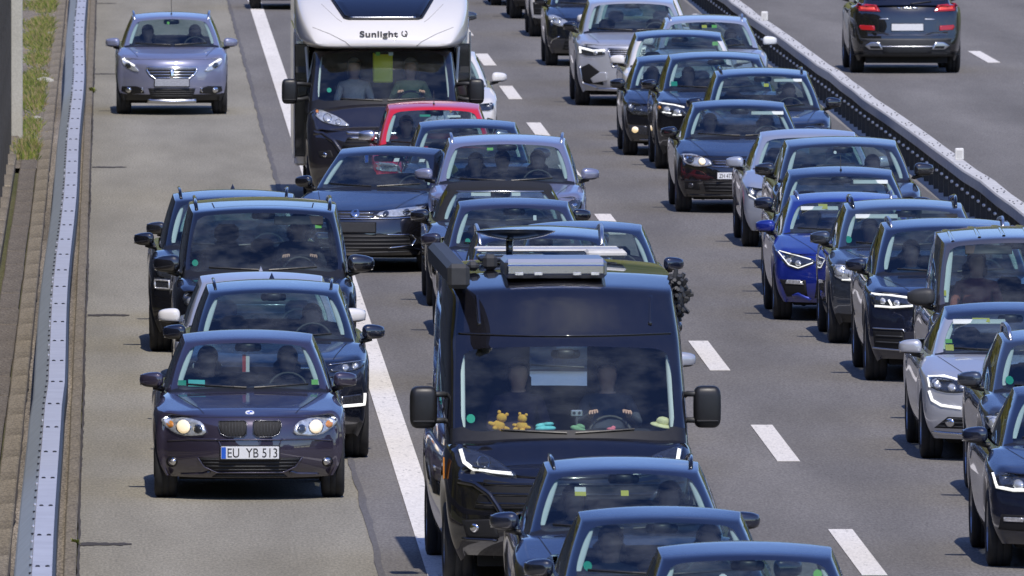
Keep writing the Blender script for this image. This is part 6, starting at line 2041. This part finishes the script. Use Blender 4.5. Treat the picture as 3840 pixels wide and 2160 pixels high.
c.grille([(-.80, .31), (.80, .31), (.68, .42), (-.68, .42)], 3, None, 'plastic', name='air_intake')
for sg in (-1, 1): c.patch(disc(sg * .66, .365, .042), 'fog_bulb', M['chrome'], off=.014, rings=1, dome=.012, step=.2)
c.emblem(.62, .07); c.plate(.48)
c.on_glass(-.60, 1.01, .09, .06, 'yellow'); c.on_glass(-.60, 1.065, .07, .04, 'lime'); c.visor(-.30, .50, .085); c.on_glass(-.28, 1.25, .16, .035, 'yellow', 'visor_label', off=-.05)
# dark estate at the right edge
c = Car('car', 'dark blue estate with a rail cut off by the right edge, second from the bottom', 'car', 8.64, 151.4, 0, P['slate'], dict(SUV, W=.92, H=1.50, hdr_z=1.40, zl=.84, cowl_z=1.0, belt=.97, lvl=3, wroof=.635)); finish(c, 1.08)
basic_face(c, [(.48, .66), (.72, .64), (.85, .72), (.88, .82), (.6, .78)], 'chrome', bulbs=[(.68, .71, .05, 'bowl'), (.80, .75, .04, 'bowl')], gr=sym([(.40, .55), (.44, .72)]), frame='chrome', low=sym([(.6, .28), (.55, .42)]), pz=.46)
c.rails('satin', h=.075, r=.02); c.on_glass(-.60, 1.08, .10, 0, 'green')
c = Car('car', 'dark blue car with an L-shaped lit lamp in the bottom right corner', 'car', 8.22, 142.0, 0, P['navy'], dict(SEDAN, L=4.65, W=.92, H=1.46, hdr_z=1.365, zl=.80, cowl_z=1.0, belt=.965, lvl=3, R=.335)); finish(c, 1.05, hood=(.5, .72, .25))
c.lamp([(.50, .66), (.74, .65), (.85, .68), (.88, .80), (.72, .80), (.55, .75)], 'dark', bulbs=[(.66, .715, .04, 'bowl')], drl=[[(.855, .80), (.83, .685), (.70, .665), (.52, .672)]], drlw=.03)
c.grille(sym([(.42, .52), (.46, .74)]), 9, 'chrome', 'gloss', vertical=True)
for sg in (-1, 1):
    q = [(.54, .32), (.82, .33), (.80, .46), (.58, .46)]
    o = c.patch(q if sg > 0 else mir(q), 'air_intake', M['void'], off=.006); c.patch(rect(sg * .70, .42, .16, .035), 'fog_light', M['bowl'], o, off=.014)
c.plate(.46)

# ---- other carriageway ---------------------------------------------------------------------------------------
c = Car('car', 'black high-riding car driving away on the far carriageway', 'car', 13.08, 285.25, 0, P['black'], dict(SUV, L=4.62, W=.93, H=1.68, hdr_z=1.57, zl=.98, cowl_z=1.13, belt=1.10, deck=1.18, rb_y=4.50, rt_y=4.05, R=.365, wbs=2.72, oh=.92, rbow=.22, clad=True, lvl=3), away=True)
finish(c, 1.22)
for sg in (-1, 1):
    q = [(.44, 1.02), (.80, 1.03), (.86, 1.09), (.80, 1.16), (.50, 1.13)]
    o = c.patch(q if sg > 0 else mir(q), 'tail_light', M['red'], off=.012, back=True)
    q = [(.52, 1.05), (.76, 1.06), (.76, 1.10), (.54, 1.10)]
    c.patch(q if sg > 0 else mir(q), 'tail_bulb', M['redlit'], o, off=.02, back=True)
    q = [(.53, .71), (.76, .72), (.79, .77), (.77, .80), (.54, .79)]
    c.patch(q if sg > 0 else mir(q), 'rear_reflector', M['red'], off=.014, back=True)
    q = [(.40, .40), (.62, .40), (.70, .46), (.60, .52), (.46, .52)]
    o = c.patch(q if sg > 0 else mir(q), 'exhaust_trim', M['satin'], off=.03, back=True)
    q = [(.44, .415), (.60, .415), (.62, .455), (.46, .46)]
    c.patch(q if sg > 0 else mir(q), 'exhaust_pipe', M['void'], o, off=.036, back=True)
c.patch([(-.80, .62), (.80, .62), (.84, .70), (.50, .69), (.34, .64), (-.34, .64), (-.50, .69), (-.84, .70)], 'bumper_fold', P['dgrey'], off=.004, back=True)
c.patch([(-.88, .30), (.88, .30), (.88, .58), (-.88, .58)], 'rear_bumper', M['plastic'], off=.010, back=True, rings=5)
c.patch([(-.40, .34), (.40, .34), (.40, .46), (-.40, .46)], 'skid_plate', M['dash'], off=.026, back=True)
c.strip([(-.44, .45), (.44, .45)], .02, 'bumper_trim', M['satin'], off=.03, back=True)
c.plate(.765, eu=False, back=True)
for x, w in ((-.12, .10), (.02, .12), (.14, .06)): c.strip([(x - w / 2, 1.075), (x + w / 2, 1.085)], .035, 'badge', M['chrome'], off=.014, back=True)
c.strip([(.30, .90), (.46, .90)], .022, 'badge', M['satin'], off=.010, back=True); c.strip([(-.46, .895), (-.28, .895)], .022, 'badge', M['satin'], off=.010, back=True)
c.strip([(-.40, 1.19), (-.05, 1.15)], .02, 'rear_wiper', M['trim'], off=.02, back=True)
